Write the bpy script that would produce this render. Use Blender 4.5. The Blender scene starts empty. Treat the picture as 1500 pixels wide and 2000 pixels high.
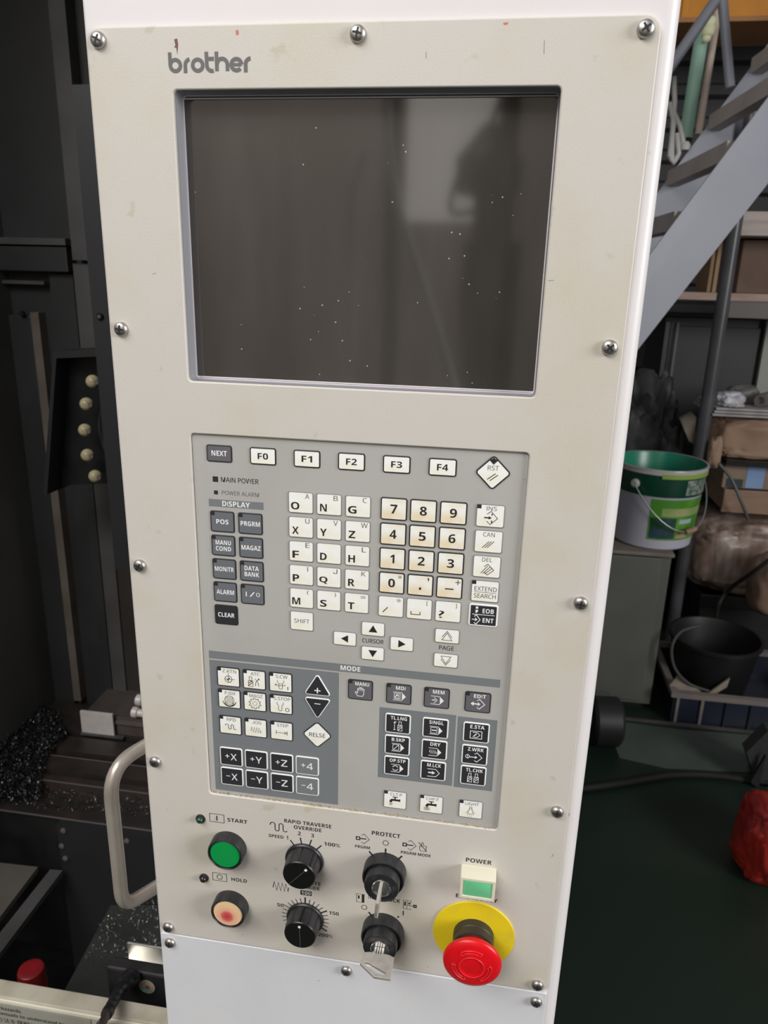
import bpy, bmesh, math, random
from mathutils import Vector, Euler, Matrix
C = bpy.context.scene.collection
random.seed(7)
PI = math.pi

# ------------------------------------------------------------------ camera
FPX = 1458.24                                   # focal length in pixels of the 1500x2000 frame
ZP = 1.66                                       # height of the panel's top screw row above the floor
CAM = Vector((0.22713, -0.43168, ZP - 0.11806))
CROT = Euler((1.265484, -0.024747, 0.156477), 'XYZ')
cd = bpy.data.cameras.new('camera'); cam = bpy.data.objects.new('camera', cd); C.objects.link(cam)
cam.location = CAM; cam.rotation_euler = CROT
cd.sensor_fit = 'VERTICAL'; cd.sensor_height = 36.0; cd.lens = 36.0 * FPX / 2000.0
cd.clip_start = 0.02; cd.clip_end = 60
cd.dof.use_dof = True; cd.dof.focus_distance = 0.50; cd.dof.aperture_fstop = 17.0
bpy.context.scene.camera = cam
RM = CROT.to_matrix()

def at(px, py, Y):
    """the point at depth Y (metres behind the panel's front) seen at a pixel of the photograph"""
    d = RM @ Vector(((px - 750) / FPX, -(py - 1000) / FPX, -1.0))
    return CAM + d * ((Y - CAM.y) / d.y)

# ------------------------------------------------------------------ world, lights, exposure
w = bpy.data.worlds.new('workshop_air'); bpy.context.scene.world = w; w.use_nodes = True
bg = w.node_tree.nodes['Background']; bg.inputs[0].default_value = (0.90, 0.94, 1.0, 1); bg.inputs[1].default_value = 0.22

def area(name, loc, target, sx, sy, power, col):
    l = bpy.data.lights.new(name, 'AREA'); l.shape = 'RECTANGLE'; l.size = sx; l.size_y = sy; l.energy = power; l.color = col
    o = bpy.data.objects.new(name, l); C.objects.link(o); o.location = loc
    o.rotation_euler = (Vector(target) - Vector(loc)).to_track_quat('-Z', 'Y').to_euler(); return o
area('window_daylight', (3.4, -1.15, 2.25), (0.1, 0, 1.35), 1.3, 1.5, 125, (1.0, 0.99, 0.975))
area('skylight_daylight', (-0.75, -1.35, 3.1), (0.1, 0, 1.5), 2.0, 1.0, 52, (1.0, 0.985, 0.97))
def behind(px, py, D):
    """real place, D metres in front of the screen glass, of what is seen mirrored in it at a pixel"""
    p = at(px, py, 0.013 + D); return Vector((p.x, 0.013 - D, p.z))
wa, wb = behind(800, 150, 4.9), behind(985, 435, 4.9)
area('front_window_daylight', (wa + wb) / 2, (wa + wb) / 2 + Vector((0, 1, 0)), abs(wb.x - wa.x), abs(wa.z - wb.z), 1.9 * PI * abs(wb.x - wa.x) * abs(wa.z - wb.z), (1.0, 0.96, 0.92))
area('added_wall_fill', (-1.2, -3.7, 4.6), (-1.0, -5.05, 2.3), 1.6, .4, 150, (1.0, .95, .9))  # added fill light, no real fixture; brightens the wall mirrored in the screen
vs = bpy.context.scene.view_settings
vs.view_transform = 'Standard'; vs.look = 'None'; vs.gamma = 1.0; vs.use_curve_mapping = False; vs.exposure = -0.22

# ------------------------------------------------------------------ materials
def lin(c):
    c = c / 255.0
    return c / 12.92 if c <= 0.04045 else ((c + 0.055) / 1.055) ** 2.4
def rgb(r, g, b, k=1.0): return (lin(r) * k, lin(g) * k, lin(b) * k, 1)
MATS = {}
def mat(name, col, rough=0.5, metal=0.0, spec=0.5, emit=None, estr=1.0, coat=0.0, trans=0.0):
    if name in MATS: return MATS[name]
    m = bpy.data.materials.new(name); m.use_nodes = True
    b = m.node_tree.nodes['Principled BSDF']
    b.inputs['Base Color'].default_value = col if len(col) == 4 else (*col, 1)
    b.inputs['Roughness'].default_value = rough; b.inputs['Metallic'].default_value = metal
    b.inputs['Specular IOR Level'].default_value = spec
    b.inputs['Coat Weight'].default_value = coat
    b.inputs['Transmission Weight'].default_value = trans
    if emit: b.inputs['Emission Color'].default_value = emit; b.inputs['Emission Strength'].default_value = estr
    m.diffuse_color = col if len(col) == 4 else (*col, 1)
    MATS[name] = m; return m
def nodes(m): return m.node_tree.nodes, m.node_tree.links, m.node_tree.nodes['Principled BSDF']
def worn(name, col, col2, scale=8.0, lo=0.45, hi=0.75, rough=0.5, bump=0.0, bscale=300, metal=0.0, spec=0.5, detail=6.0, stretch=(1, 1, 1), coord='Object', specks=None):
    """base colour with soft stains of a second colour, optional fine relief and dark specks"""
    m = mat(name, col, rough, metal, spec); N, L, b = nodes(m)
    tc = N.new('ShaderNodeTexCoord'); mp = N.new('ShaderNodeMapping'); mp.inputs['Scale'].default_value = stretch
    L.new(tc.outputs[coord], mp.inputs[0])
    n = N.new('ShaderNodeTexNoise'); n.inputs['Scale'].default_value = scale; n.inputs['Detail'].default_value = detail
    L.new(mp.outputs[0], n.inputs['Vector'])
    r = N.new('ShaderNodeValToRGB'); r.color_ramp.elements[0].position = lo; r.color_ramp.elements[1].position = hi
    r.color_ramp.elements[0].color = col if len(col) == 4 else (*col, 1); r.color_ramp.elements[1].color = col2 if len(col2) == 4 else (*col2, 1)
    L.new(n.outputs['Fac'], r.inputs[0]); out = r.outputs[0]
    if specks:
        sc, thr, scol = specks
        n2 = N.new('ShaderNodeTexNoise'); n2.inputs['Scale'].default_value = sc; n2.inputs['Detail'].default_value = 3
        L.new(tc.outputs[coord], n2.inputs['Vector'])
        r2 = N.new('ShaderNodeValToRGB'); r2.color_ramp.elements[0].position = thr; r2.color_ramp.elements[1].position = thr + 0.05
        L.new(n2.outputs['Fac'], r2.inputs[0])
        mx = N.new('ShaderNodeMixRGB'); mx.inputs[2].default_value = scol
        L.new(r2.outputs[0], mx.inputs[0]); L.new(out, mx.inputs[1]); out = mx.outputs[0]
    L.new(out, b.inputs['Base Color'])
    if bump:
        n3 = N.new('ShaderNodeTexNoise'); n3.inputs['Scale'].default_value = bscale; n3.inputs['Detail'].default_value = 3
        L.new(tc.outputs[coord], n3.inputs['Vector'])
        bp = N.new('ShaderNodeBump'); bp.inputs['Strength'].default_value = bump; bp.inputs['Distance'].default_value = 0.002
        L.new(n3.outputs['Fac'], bp.inputs['Height']); L.new(bp.outputs[0], b.inputs['Normal'])
    return m

K = 1.08
plate_m = worn('faceplate_paint', rgb(199, 194, 187, K), rgb(195, 189, 173, K), 13, 0.48, 0.72, 0.42, 0.05, 900, specks=(55, 0.665, rgb(195, 189, 174)))
lower_m = worn('lower_plate_paint', rgb(212, 213, 216, K), rgb(206, 207, 211, K), 9, 0.45, 0.7, 0.4, 0.04, 700, specks=(70, 0.75, rgb(140, 138, 132)))
house_m = worn('housing_paint', rgb(226, 222, 224, 1.0), rgb(220, 216, 213, 1.0), 6, 0.45, 0.75, 0.38, specks=(60, 0.74, rgb(190, 185, 170)))
sheet_m = worn('keypad_film', rgb(173, 172, 168, K), rgb(166, 164, 158, K), 14, 0.45, 0.75, 0.42, 0.05, 1500)
band_m = mat('keypad_dark_print', rgb(117, 121, 124, K), 0.45)
white_key = worn('white_key_film', rgb(247, 248, 244, 1.0), rgb(243, 240, 222, 1.0), 90, 0.42, 0.7, 0.42, detail=1)
worn_key = worn('yellowed_key_film', rgb(246, 246, 240, 1.0), rgb(236, 222, 190, 1.0), 75, 0.4, 0.66, 0.42, detail=1)
grey_key = mat('grey_key_film', rgb(104, 108, 113, K), 0.42)
mode_key = mat('mode_key_film', rgb(100, 98, 103, K), 0.42)
dark_key = mat('dark_key_film', rgb(48, 49, 53), 0.42)
ink = mat('black_ink', rgb(38, 37, 40), 0.55)
grey_ink = mat('grey_ink', rgb(112, 112, 112), 0.55)
mid_ink = mat('soft_grey_ink', rgb(92, 92, 92), 0.55)
white_ink = mat('white_ink', rgb(240, 240, 240), 0.5)
led_m = mat('lamp_window', rgb(52, 50, 50), 0.3)
logo_m = mat('logo_paint', rgb(102, 102, 102), 0.45)
steel = mat('screw_steel', (0.50, 0.48, 0.46, 1), 0.40, 1.0)
steel_dk = mat('recess_black', (0.015, 0.014, 0.014, 1), 0.6)
chrome = mat('lock_chrome', (0.6, 0.6, 0.6, 1), 0.22, 1.0)
key_steel = worn('key_steel', (0.66, 0.62, 0.58, 1), (0.54, 0.51, 0.47, 1), 200, 0.4, 0.7, 0.42, 0.1, 2000, metal=.6)
blackp = worn('black_plastic', rgb(34, 34, 37), rgb(58, 58, 58), 160, 0.5, 0.8, 0.36, 0.06, 1500)
gloss_black = mat('gloss_black_face', (0.004, 0.004, 0.004, 1), 0.35)
green_cap = mat('green_cap', (0.002, 0.30, 0.062, 1), 0.38)
red_paint = worn('estop_red', (0.70, 0.004, 0.010, 1), (0.60, 0.003, 0.008, 1), 60, 0.5, 0.8, 0.33)
red_edge = mat('estop_raised', (0.80, 0.03, 0.04, 1), 0.35)
red_dark = mat('estop_neck', (0.35, 0.005, 0.008, 1), 0.4)
yellow_m = worn('estop_yellow', (0.80, 0.62, 0.012, 1), (0.70, 0.55, 0.03, 1), 60, 0.5, 0.75, 0.5, specks=(220, 0.74, rgb(120, 100, 20)))
cream_m = mat('cream_plastic', rgb(222, 217, 196), 0.35)
green_lens = mat('green_lens', rgb(112, 205, 150), 0.3)
bezel_m = mat('screen_bezel', rgb(150, 151, 158), 0.4)
bezel_line = mat('screen_bezel_edge', rgb(215, 208, 212), 0.35)

def screen_material():
    m = mat('screen_glass', (0.045, 0.043, 0.042, 1), 0.06, 0, 0.8); N, L, b = nodes(m)
    tc = N.new('ShaderNodeTexCoord')
    # dust specks
    v = N.new('ShaderNodeTexVoronoi'); v.inputs['Scale'].default_value = 190; L.new(tc.outputs['Object'], v.inputs['Vector'])
    lt = N.new('ShaderNodeMath'); lt.operation = 'LESS_THAN'; lt.inputs[1].default_value = 0.08; L.new(v.outputs['Distance'], lt.inputs[0])
    nz = N.new('ShaderNodeTexNoise'); nz.inputs['Scale'].default_value = 26; L.new(tc.outputs['Object'], nz.inputs['Vector'])
    gt = N.new('ShaderNodeMath'); gt.operation = 'GREATER_THAN'; gt.inputs[1].default_value = 0.56; L.new(nz.outputs['Fac'], gt.inputs[0])
    mu = N.new('ShaderNodeMath'); mu.operation = 'MULTIPLY'; L.new(lt.outputs[0], mu.inputs[0]); L.new(gt.outputs[0], mu.inputs[1])
    # vertical wipe smears
    mp = N.new('ShaderNodeMapping'); mp.inputs['Scale'].default_value = (30, 1, 7); L.new(tc.outputs['Object'], mp.inputs[0])
    n2 = N.new('ShaderNodeTexNoise'); n2.inputs['Scale'].default_value = 1.2; n2.inputs['Detail'].default_value = 5; L.new(mp.outputs[0], n2.inputs['Vector'])
    r = N.new('ShaderNodeValToRGB'); r.color_ramp.elements[0].position = 0.40; r.color_ramp.elements[1].position = 0.75
    r.color_ramp.elements[0].color = (0.050, 0.045, 0.040, 1); r.color_ramp.elements[1].color = (0.066, 0.060, 0.054, 1)
    L.new(n2.outputs['Fac'], r.inputs[0])
    mx = N.new('ShaderNodeMixRGB'); mx.inputs[2].default_value = (0.5, 0.5, 0.48, 1)
    L.new(mu.outputs[0], mx.inputs[0]); L.new(r.outputs[0], mx.inputs[1]); L.new(mx.outputs[0], b.inputs['Base Color'])
    return m
screen_m = screen_material()

# ------------------------------------------------------------------ mesh helpers
ORG = {}
class MB:
    """collects faces in world coordinates; obj() links them as ONE mesh object"""
    def __init__(s): s.v = []; s.f = []; s.m = []
    def add(s, vs, fs, mi=0):
        k = len(s.v); s.v += [tuple(p) for p in vs]
        for f in fs: s.f.append([k + i for i in f]); s.m.append(mi)
    def box(s, a, b, mi=0, rot=None, piv=None):
        x0, y0, z0 = (min(a[i], b[i]) for i in range(3)); x1, y1, z1 = (max(a[i], b[i]) for i in range(3))
        vs = [Vector((x, y, z)) for z in (z0, z1) for y in (y0, y1) for x in (x0, x1)]
        if rot is not None:
            p = Vector(piv) if piv is not None else sum(vs, Vector()) / 8
            M = Euler(rot).to_matrix(); vs = [p + M @ (q - p) for q in vs]
        s.add(vs, [(0, 2, 3, 1), (4, 5, 7, 6), (0, 1, 5, 4), (2, 6, 7, 3), (0, 4, 6, 2), (1, 3, 7, 5)], mi)
    def prism(s, poly, off, mi=0):
        n = len(poly); off = Vector(off); p = [Vector(q) for q in poly]
        s.add(p + [q + off for q in p], [list(range(n)), list(range(2 * n - 1, n - 1, -1))] + [(i, i + n, (i + 1) % n + n, (i + 1) % n) for i in range(n)], mi)
    def lathe(s, c, axis, prof, seg=48, mis=None, close=(True, True), phase=0):
        """prof: (radius, distance along axis)"""
        ax = Vector(axis).normalized(); u = ax.orthogonal().normalized()
        if abs(ax.y) > 0.99: u = Vector((1, 0, 0))
        if abs(ax.z) > 0.99: u = Vector((1, 0, 0))
        v = ax.cross(u); c = Vector(c); k = len(s.v)
        for r, d in prof:
            for i in range(seg):
                t = 2 * PI * i / seg + phase
                rr = r(t) if callable(r) else r
                s.v.append(tuple(c + ax * d + (u * math.cos(t) + v * math.sin(t)) * rr))
        for j in range(len(prof) - 1):
            for i in range(seg):
                a = k + j * seg + i; b_ = k + j * seg + (i + 1) % seg
                s.f.append([a, b_, b_ + seg, a + seg]); s.m.append(mis[j] if mis else 0)
        if close[0]: s.f.append([k + i for i in range(seg - 1, -1, -1)]); s.m.append(mis[0] if mis else 0)
        if close[1]: s.f.append([k + (len(prof) - 1) * seg + i for i in range(seg)]); s.m.append(mis[-1] if mis else 0)
    def tube(s, pts, r, seg=12, mi=0, caps=True):
        P = [Vector(p) for p in pts]; k = len(s.v); n = len(P); up = None
        for i, p in enumerate(P):
            t = (P[min(i + 1, n - 1)] - P[max(i - 1, 0)]).normalized()
            if up is None: up = t.orthogonal().normalized()
            up = (up - t * up.dot(t)).normalized(); w_ = t.cross(up)
            rr = r[i] if isinstance(r, (list, tuple)) else r
            for j in range(seg):
                a = 2 * PI * j / seg; s.v.append(tuple(p + (up * math.cos(a) + w_ * math.sin(a)) * rr))
        for i in range(n - 1):
            for j in range(seg):
                a = k + i * seg + j; b_ = k + i * seg + (j + 1) % seg
                s.f.append([a, b_, b_ + seg, a + seg]); s.m.append(mi)
        if caps:
            s.f.append([k + j for j in range(seg - 1, -1, -1)]); s.m.append(mi)
            s.f.append([k + (n - 1) * seg + j for j in range(seg)]); s.m.append(mi)
    def mesh(s, name, mats, org):
        me = bpy.data.meshes.new(name); o = Vector(org)
        me.from_pydata([tuple(Vector(p) - o) for p in s.v], [], s.f)
        for m in mats: me.materials.append(m)
        me.polygons.foreach_set('material_index', s.m); me.update()
        bm = bmesh.new(); bm.from_mesh(me); bmesh.ops.recalc_face_normals(bm, faces=bm.faces); bm.to_mesh(me); bm.free()
        return me
    def obj(s, name, mats, parent=None, org=None, smooth=None, bevel=None, seg=2):
        if not isinstance(mats, (list, tuple)): mats = [mats]
        if org is None:
            org = Vector((sum(p[0] for p in s.v), sum(p[1] for p in s.v), sum(p[2] for p in s.v))) / len(s.v)
            if parent is None: org.z = min(p[2] for p in s.v)
        me = s.mesh(name, mats, org); return link(name, me, parent, org, smooth, bevel, seg)
def link(name, me, parent, org, smooth=None, bevel=None, seg=2):
    o = bpy.data.objects.new(name, me); C.objects.link(o); org = Vector(org); ORG[o.name] = org
    if parent is not None: o.parent = parent; o.location = org - ORG[parent.name]
    else: o.location = org
    if smooth is not None and me.polygons:
        me.polygons.foreach_set('use_smooth', [True] * len(me.polygons)); me.set_sharp_from_angle(angle=math.radians(smooth))
    if bevel:
        md = o.modifiers.new('edge', 'BEVEL'); md.width = bevel; md.segments = seg; md.limit_method = 'ANGLE'; md.angle_limit = math.radians(40)
    return o
def thing(name, label, cat, loc, group=None):
    o = bpy.data.objects.new(name, None); C.objects.link(o); o.empty_display_size = 0.02
    o.location = loc; ORG[o.name] = Vector(loc); tag(o, label, cat, group); return o
def tag(o, label, cat, group=None, kind=None):
    o['label'] = label; o['category'] = cat
    if group: o['group'] = group
    if kind: o['kind'] = kind
    return o
def struct(o, label=None):
    o['kind'] = 'structure'
    if label: o['label'] = label
    return o
def lab(o, label): o['label'] = label; return o

# panel coordinates: millimetres right of / above the top left screw; y in mm, negative towards the viewer
def P(x, z, y=0.0): return Vector((x / 1000.0, y / 1000.0, ZP + z / 1000.0))
def rpoly(cs, r, inset=0.0, n=5):
    """rounded outline of a convex polygon (anticlockwise corners), moved inwards by inset"""
    m = len(cs); L = []
    for i in range(m):
        a = Vector(cs[i]); b = Vector(cs[(i + 1) % m]); d = (b - a).normalized(); nn = Vector((-d.y, d.x)); L.append((a + nn * inset, d))
    pts = []
    for i in range(m):
        (a, d), (b, e) = L[i - 1], L[i]
        den = d.x * e.y - d.y * e.x; t = ((b.x - a.x) * e.y - (b.y - a.y) * e.x) / den; pts.append(a + d * t)
    out = []; r = max(r - inset, 0.15)
    for i in range(m):
        p = pts[i]; d0 = (pts[i - 1] - p).normalized(); d1 = (pts[(i + 1) % m] - p).normalized()
        ang = d0.angle(d1); t = r / math.tan(ang / 2); c = p + (d0 + d1).normalized() * (r / math.sin(ang / 2))
        s0 = p + d0 * t - c; s1 = p + d1 * t - c
        a0 = math.atan2(s0.y, s0.x); a1 = math.atan2(s1.y, s1.x)
        if a1 < a0: a1 += 2 * PI
        for k in range(n + 1):
            a = a0 + (a1 - a0) * k / n; out.append((c.x + r * math.cos(a), c.y + r * math.sin(a)))
    return out
def rect(cx, cz, w, h): return [(cx - w / 2, cz - h / 2), (cx + w / 2, cz - h / 2), (cx + w / 2, cz + h / 2), (cx - w / 2, cz + h / 2)]
def rings(mb, lst, mis):
    """lst: (outline, y) outlines with the same number of points; last one is filled"""
    n = len(lst[0][0]); k = len(mb.v)
    for pl, y in lst: mb.v += [tuple(P(a, b, y)) for a, b in pl]
    for j in range(len(lst) - 1):
        for i in range(n):
            a = k + j * n + i; b = k + j * n + (i + 1) % n; mb.f.append([a, b, b + n, a + n]); mb.m.append(mis[j])
    mb.f.append([k + (len(lst) - 1) * n + i for i in range(n)]); mb.m.append(mis[-1])

# lettering: flat filled print, sized to a given width and height in mm
TXT = {}
def sans(s, heavy):
    out = ''
    for ch in s:
        if ch == 'I': out += ch
        elif ch == 'J': out += '\u0408'
        elif 'A' <= ch <= 'Z': out += chr((0x1D5D4 if heavy else 0x1D5A0) + ord(ch) - 65)
        elif 'a' <= ch <= 'z': out += chr((0x1D5EE if heavy else 0x1D5BA) + ord(ch) - 97)
        elif '0' <= ch <= '9': out += chr((0x1D7EC if heavy else 0x1D7E2) + ord(ch) - 48)
        else: out += ch
    return out
def glyphs(s, bold):
    key = (s, bold)
    if key not in TXT:
        heavy = bold >= 0.0105
        cu = bpy.data.curves.new('lettering', 'FONT'); cu.body = sans(s, heavy); cu.size = 1; cu.offset = 0 if heavy else min(bold, .007); cu.resolution_u = 3; cu.align_x = 'CENTER'
        ob = bpy.data.objects.new('lettering_source', cu)
        me = bpy.data.meshes.new_from_object(ob)
        vs = [tuple(v.co) for v in me.vertices]; fs = [list(p.vertices) for p in me.polygons]
        bpy.data.objects.remove(ob); bpy.data.curves.remove(cu); bpy.data.meshes.remove(me)
        x0 = min(v[0] for v in vs); x1 = max(v[0] for v in vs); y0 = min(v[1] for v in vs); y1 = max(v[1] for v in vs)
        TXT[key] = ([((v[0] - (x0 + x1) / 2) / (x1 - x0 or 1), (v[1] - (y0 + y1) / 2) / (y1 - y0 or 1)) for v in vs], fs)
    return TXT[key]
def text_into(mb, s, cx, cz, w, h, y, bold=0.012, mi=0, fn=P):
    vs, fs = glyphs(s, bold); mb.add([fn(cx + a * w, cz + b * h, y) for a, b in vs], fs, mi)
def stroke(mb, pts, wd, y, mi=0, closed=False, cx=0, cz=0, sc=1.0):
    """mitred ribbon; each further ribbon of a mesh lies a hair nearer so that none coincide"""
    y -= 0.003 * getattr(mb, 'lift', 0); mb.lift = getattr(mb, 'lift', 0) + 1
    q = [Vector((cx + p[0] * sc, cz + p[1] * sc)) for p in pts]; p = [q[0]]
    for a in q[1:]:
        if (a - p[-1]).length > 1e-5: p.append(a)
    if not closed and len(p) > 3 and (p[0] - p[-1]).length < 1e-4: closed = True
    if closed and (p[0] - p[-1]).length < 1e-4: p.pop()
    n = len(p); L = []; R = []
    for i in range(n):
        d0 = (p[i] - p[i - 1]).normalized() if (closed or i > 0) else None
        d1 = (p[(i + 1) % n] - p[i]).normalized() if (closed or i < n - 1) else None
        if d0 is None: d0 = d1
        if d1 is None: d1 = d0
        n0 = Vector((-d0.y, d0.x)); n1 = Vector((-d1.y, d1.x)); m = (n0 + n1)
        m = m.normalized() if m.length > 1e-4 else n0
        k = min(1.0 / max(m.dot(n0), 0.3), 2.2) * wd / 2
        L.append(p[i] + m * k); R.append(p[i] - m * k)
    fs = [(i, i + 1, n + i + 1, n + i) for i in range(n - 1)]
    if closed: fs.append((n - 1, 0, n, 2 * n - 1))
    mb.add([P(a.x, a.y, y) for a in L + R], fs, mi)
def fill(mb, pts, y, mi=0, cx=0, cz=0, sc=1.0):
    y -= 0.003 * getattr(mb, 'lift', 0); mb.lift = getattr(mb, 'lift', 0) + 1
    mb.add([P(cx + p[0] * sc, cz + p[1] * sc, y) for p in pts], [list(range(len(pts)))], mi)
def arc(cx, cz, r, a0=0, a1=360, n=20, ry=None):
    return [(cx + r * math.cos(math.radians(a0 + (a1 - a0) * i / n)), cz + (ry or r) * math.sin(math.radians(a0 + (a1 - a0) * i / n))) for i in range(n + 1)]
def symbol(name, parent, y, m, ops, cx, cz, sc=1.0, wd=0.42, label=None):
    mb = MB()
    for op in ops:
        if op[0] == 's': stroke(mb, op[1], op[2] if len(op) > 2 else wd, y, 0, False, cx, cz, sc)
        elif op[0] == 'c': stroke(mb, op[1], op[2] if len(op) > 2 else wd, y, 0, True, cx, cz, sc)
        elif op[0] == 'f': fill(mb, op[1], y, 0, cx, cz, sc)
    o = mb.obj(name, m, parent)
    if label: o['label'] = label
    return o
def legend(parent, s, cx, cz, w, h, y=-0.06, m=None, bold=0.019, name='lettering'):
    mb = MB(); text_into(mb, s, cx, cz, w, h, y, bold); return mb.obj(name, m or ink, parent)

def plate_mesh(outer, holes, y0, y1, edge):
    """sheet with rounded holes between depths y0 (front) and y1 (back), as mesh data in panel mm"""
    cu = bpy.data.curves.new('sheet', 'CURVE'); cu.dimensions = '2D'; cu.fill_mode = 'BOTH'
    cu.extrude = (y1 - y0) / 2 - edge; cu.bevel_depth = edge; cu.bevel_resolution = 2; cu.offset = -edge
    for pl in [outer] + holes:
        sp = cu.splines.new('POLY'); sp.points.add(len(pl) - 1); sp.use_cyclic_u = True
        for p, q in zip(sp.points, pl): p.co = (q[0], q[1], 0, 1)
    ob = bpy.data.objects.new('sheet', cu); me = bpy.data.meshes.new_from_object(ob)
    yc = (y0 + y1) / 2
    out = ([P(v.co.x, v.co.y, yc - v.co.z) for v in me.vertices], [list(p.vertices) for p in me.polygons])
    bpy.data.objects.remove(ob); bpy.data.curves.remove(cu); bpy.data.meshes.remove(me); return out

# ================================================================== SETTING
G = 0.0
floor_m = worn('green_floor_paint', (0.007, 0.017, 0.011, 1), (0.022, 0.032, 0.026, 1), 1.6, 0.5, 0.8, 0.42, 0.05, 60, detail=8)
wall_m = worn('dark_sheet_wall', (0.040, 0.040, 0.042, 1), (0.075, 0.070, 0.068, 1), 1.5, 0.45, 0.75, 0.6)
b = MB(); b.box((-4, -5.2, -0.1), (6.5, 5.0, 0)); struct(b.obj('floor', floor_m, org=(0, 0, 0)), 'dark green painted concrete workshop floor')
b = MB(); pl = [(-1.2, 4.9)]                     # ribbed sheet wall: horizontal ribs
zs = []; z = 0.0
prof = []
while z < 5.2:
    prof += [(4.86, z), (4.86, z + 0.09), (4.82, z + 0.11), (4.82, z + 0.16), (4.86, z + 0.18)]; z += 0.18
vs_ = [(x, y, zz) for (y, zz) in prof for x in (-3, 6.5)]
b.add(vs_, [(2 * i, 2 * i + 1, 2 * i + 3, 2 * i + 2) for i in range(len(prof) - 1)])
b.box((-3, 4.88, 0), (6.5, 4.98, 5.2))
struct(b.obj('wall_back', wall_m, org=(1.7, 4.9, 0)), 'dark ribbed sheet wall at the far end of the workshop')

# ================================================================== CONTROL PENDANT (housing, faceplate, lower plate, screws, print)
PX0, PX1 = -7.6, 292.6
pend = thing('control_pendant', 'tall white machine control housing carrying the beige screwed faceplate', 'control panel', P(146, -1500, 60))
SCR = rpoly(rect(143.9, -102.75, 206.9, 157.2), 2.5)
KPD = rpoly(rect(143.35, -346.2, 207.2, 265.3), 2.5)
vs_, fs_ = plate_mesh(rpoly(rect(142.5, -304.8, 300.2, 622.4), 8), [SCR, KPD], 0, 2.5, 0.8)
b = MB(); b.add(vs_, fs_); fp = b.obj('faceplate', plate_m, pend, org=P(0, 0), smooth=40)
vs_, fs_ = plate_mesh(rpoly(rect(142.5, -906.8, 300.2, 580), 2), [], 0, 2.5, 0.5)
b = MB(); b.add(vs_, fs_); b.obj('lower_plate', lower_m, pend, org=P(0, -900), smooth=40)
# housing: front sheet with the screen opening, rounded front edges, sides, back
HL, HR, HT, HB, HD = -9.6, 301.5, 235.0, -1500.0, 150.0
vs_, fs_ = plate_mesh(rect((HL + 1.8 + HR - 7) / 2, (HT + HB) / 2, HR - 7 - HL - 1.8, HT - HB), [SCR], 2.5, 4.0, 0.0)
b = MB(); b.add(vs_, fs_)
def hsec(z):
    pts = []
    for i in range(9):
        a = PI / 2 * i / 8; pts.append((HR - 7 + 7 * math.sin(a), 9.5 - 7 * math.cos(a)))
    pts += [(HR, HD), (HL, HD)]
    for i in range(9):
        a = PI / 2 * i / 8; pts.append((HL + 1.8 - 1.8 * math.cos(a), 4.3 - 1.8 * math.sin(a)))
    return [P(x, z, y) for x, y in pts]
s0, s1 = hsec(HB), hsec(HT); n = len(s0)
b.add(s0 + s1, [(i, i + 1, i + 1 + n, i + n) for i in range(n - 1)])
b.add([P(HL, HT, 2.5), P(HR - 7, HT, 2.5), P(HR, HT, 9), P(HR, HT, HD), P(HL, HT, HD)], [(0, 1, 2, 3, 4)])
b.obj('housing', house_m, pend, org=P(146, -600, 60), smooth=35)

# pan-head screws with cross recess
def screw_mesh():
    b = MB(); b.lathe((0, 0, 0), (0, -1, 0), [(0.0043, 0), (0.0043, 0.0009), (0.0041, 0.0018), (0.0035, 0.0026), (0.0024, 0.0031), (0.0012, 0.0033)], 28)
    r = MB()
    for k in range(2):
        a = PI / 2 * k; c, s = math.cos(a), math.sin(a)
        pts = [(-2.5, -.5), (2.5, -.5), (2.5, .5), (-2.5, .5)]
        r.add([(x * c / 1000 - z * s / 1000, -0.00338, x * s / 1000 + z * c / 1000) for x, z in pts], [(0, 1, 2, 3)])
    r.lathe((0, 0, 0), (0, -1, 0), [(0.0010, 0.0030), (0.0010, 0.00345)], 10)
    return b.mesh('screw', [steel], (0, 0, 0)), r.mesh('cross_recess', [steel_dk], (0, 0, 0))
sm, rm = screw_mesh()
for i, (x, z) in enumerate([(0, 0), (142.6, .4), (285, 0), (0, -152), (285, -152), (0, -304.6), (285, -304.6), (0, -457), (285, -457), (0, -609.2), (285, -609.2), (0.4, -624.8), (142.7, -624.4), (285.4, -625.2)]):
    s = link('screw', sm, pend, P(x, z, 0), 30); q = link('cross_recess', rm, s, P(x, z, 0)); a = random.uniform(0, 1.5)
    q.rotation_euler = (0, a, 0)

# ---- print on the faceplate
def tick(mb, cx, cz, a, r0, r1, wd): 
    c, s = math.cos(math.radians(a)), math.sin(math.radians(a)); stroke(mb, [(cx + r0 * c, cz + r0 * s), (cx + r1 * c, cz + r1 * s)], wd, -0.05)
def marks(parent, name, fn, m=None):
    mb = MB(); fn(mb); return mb.obj(name, m or ink, parent)
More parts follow.
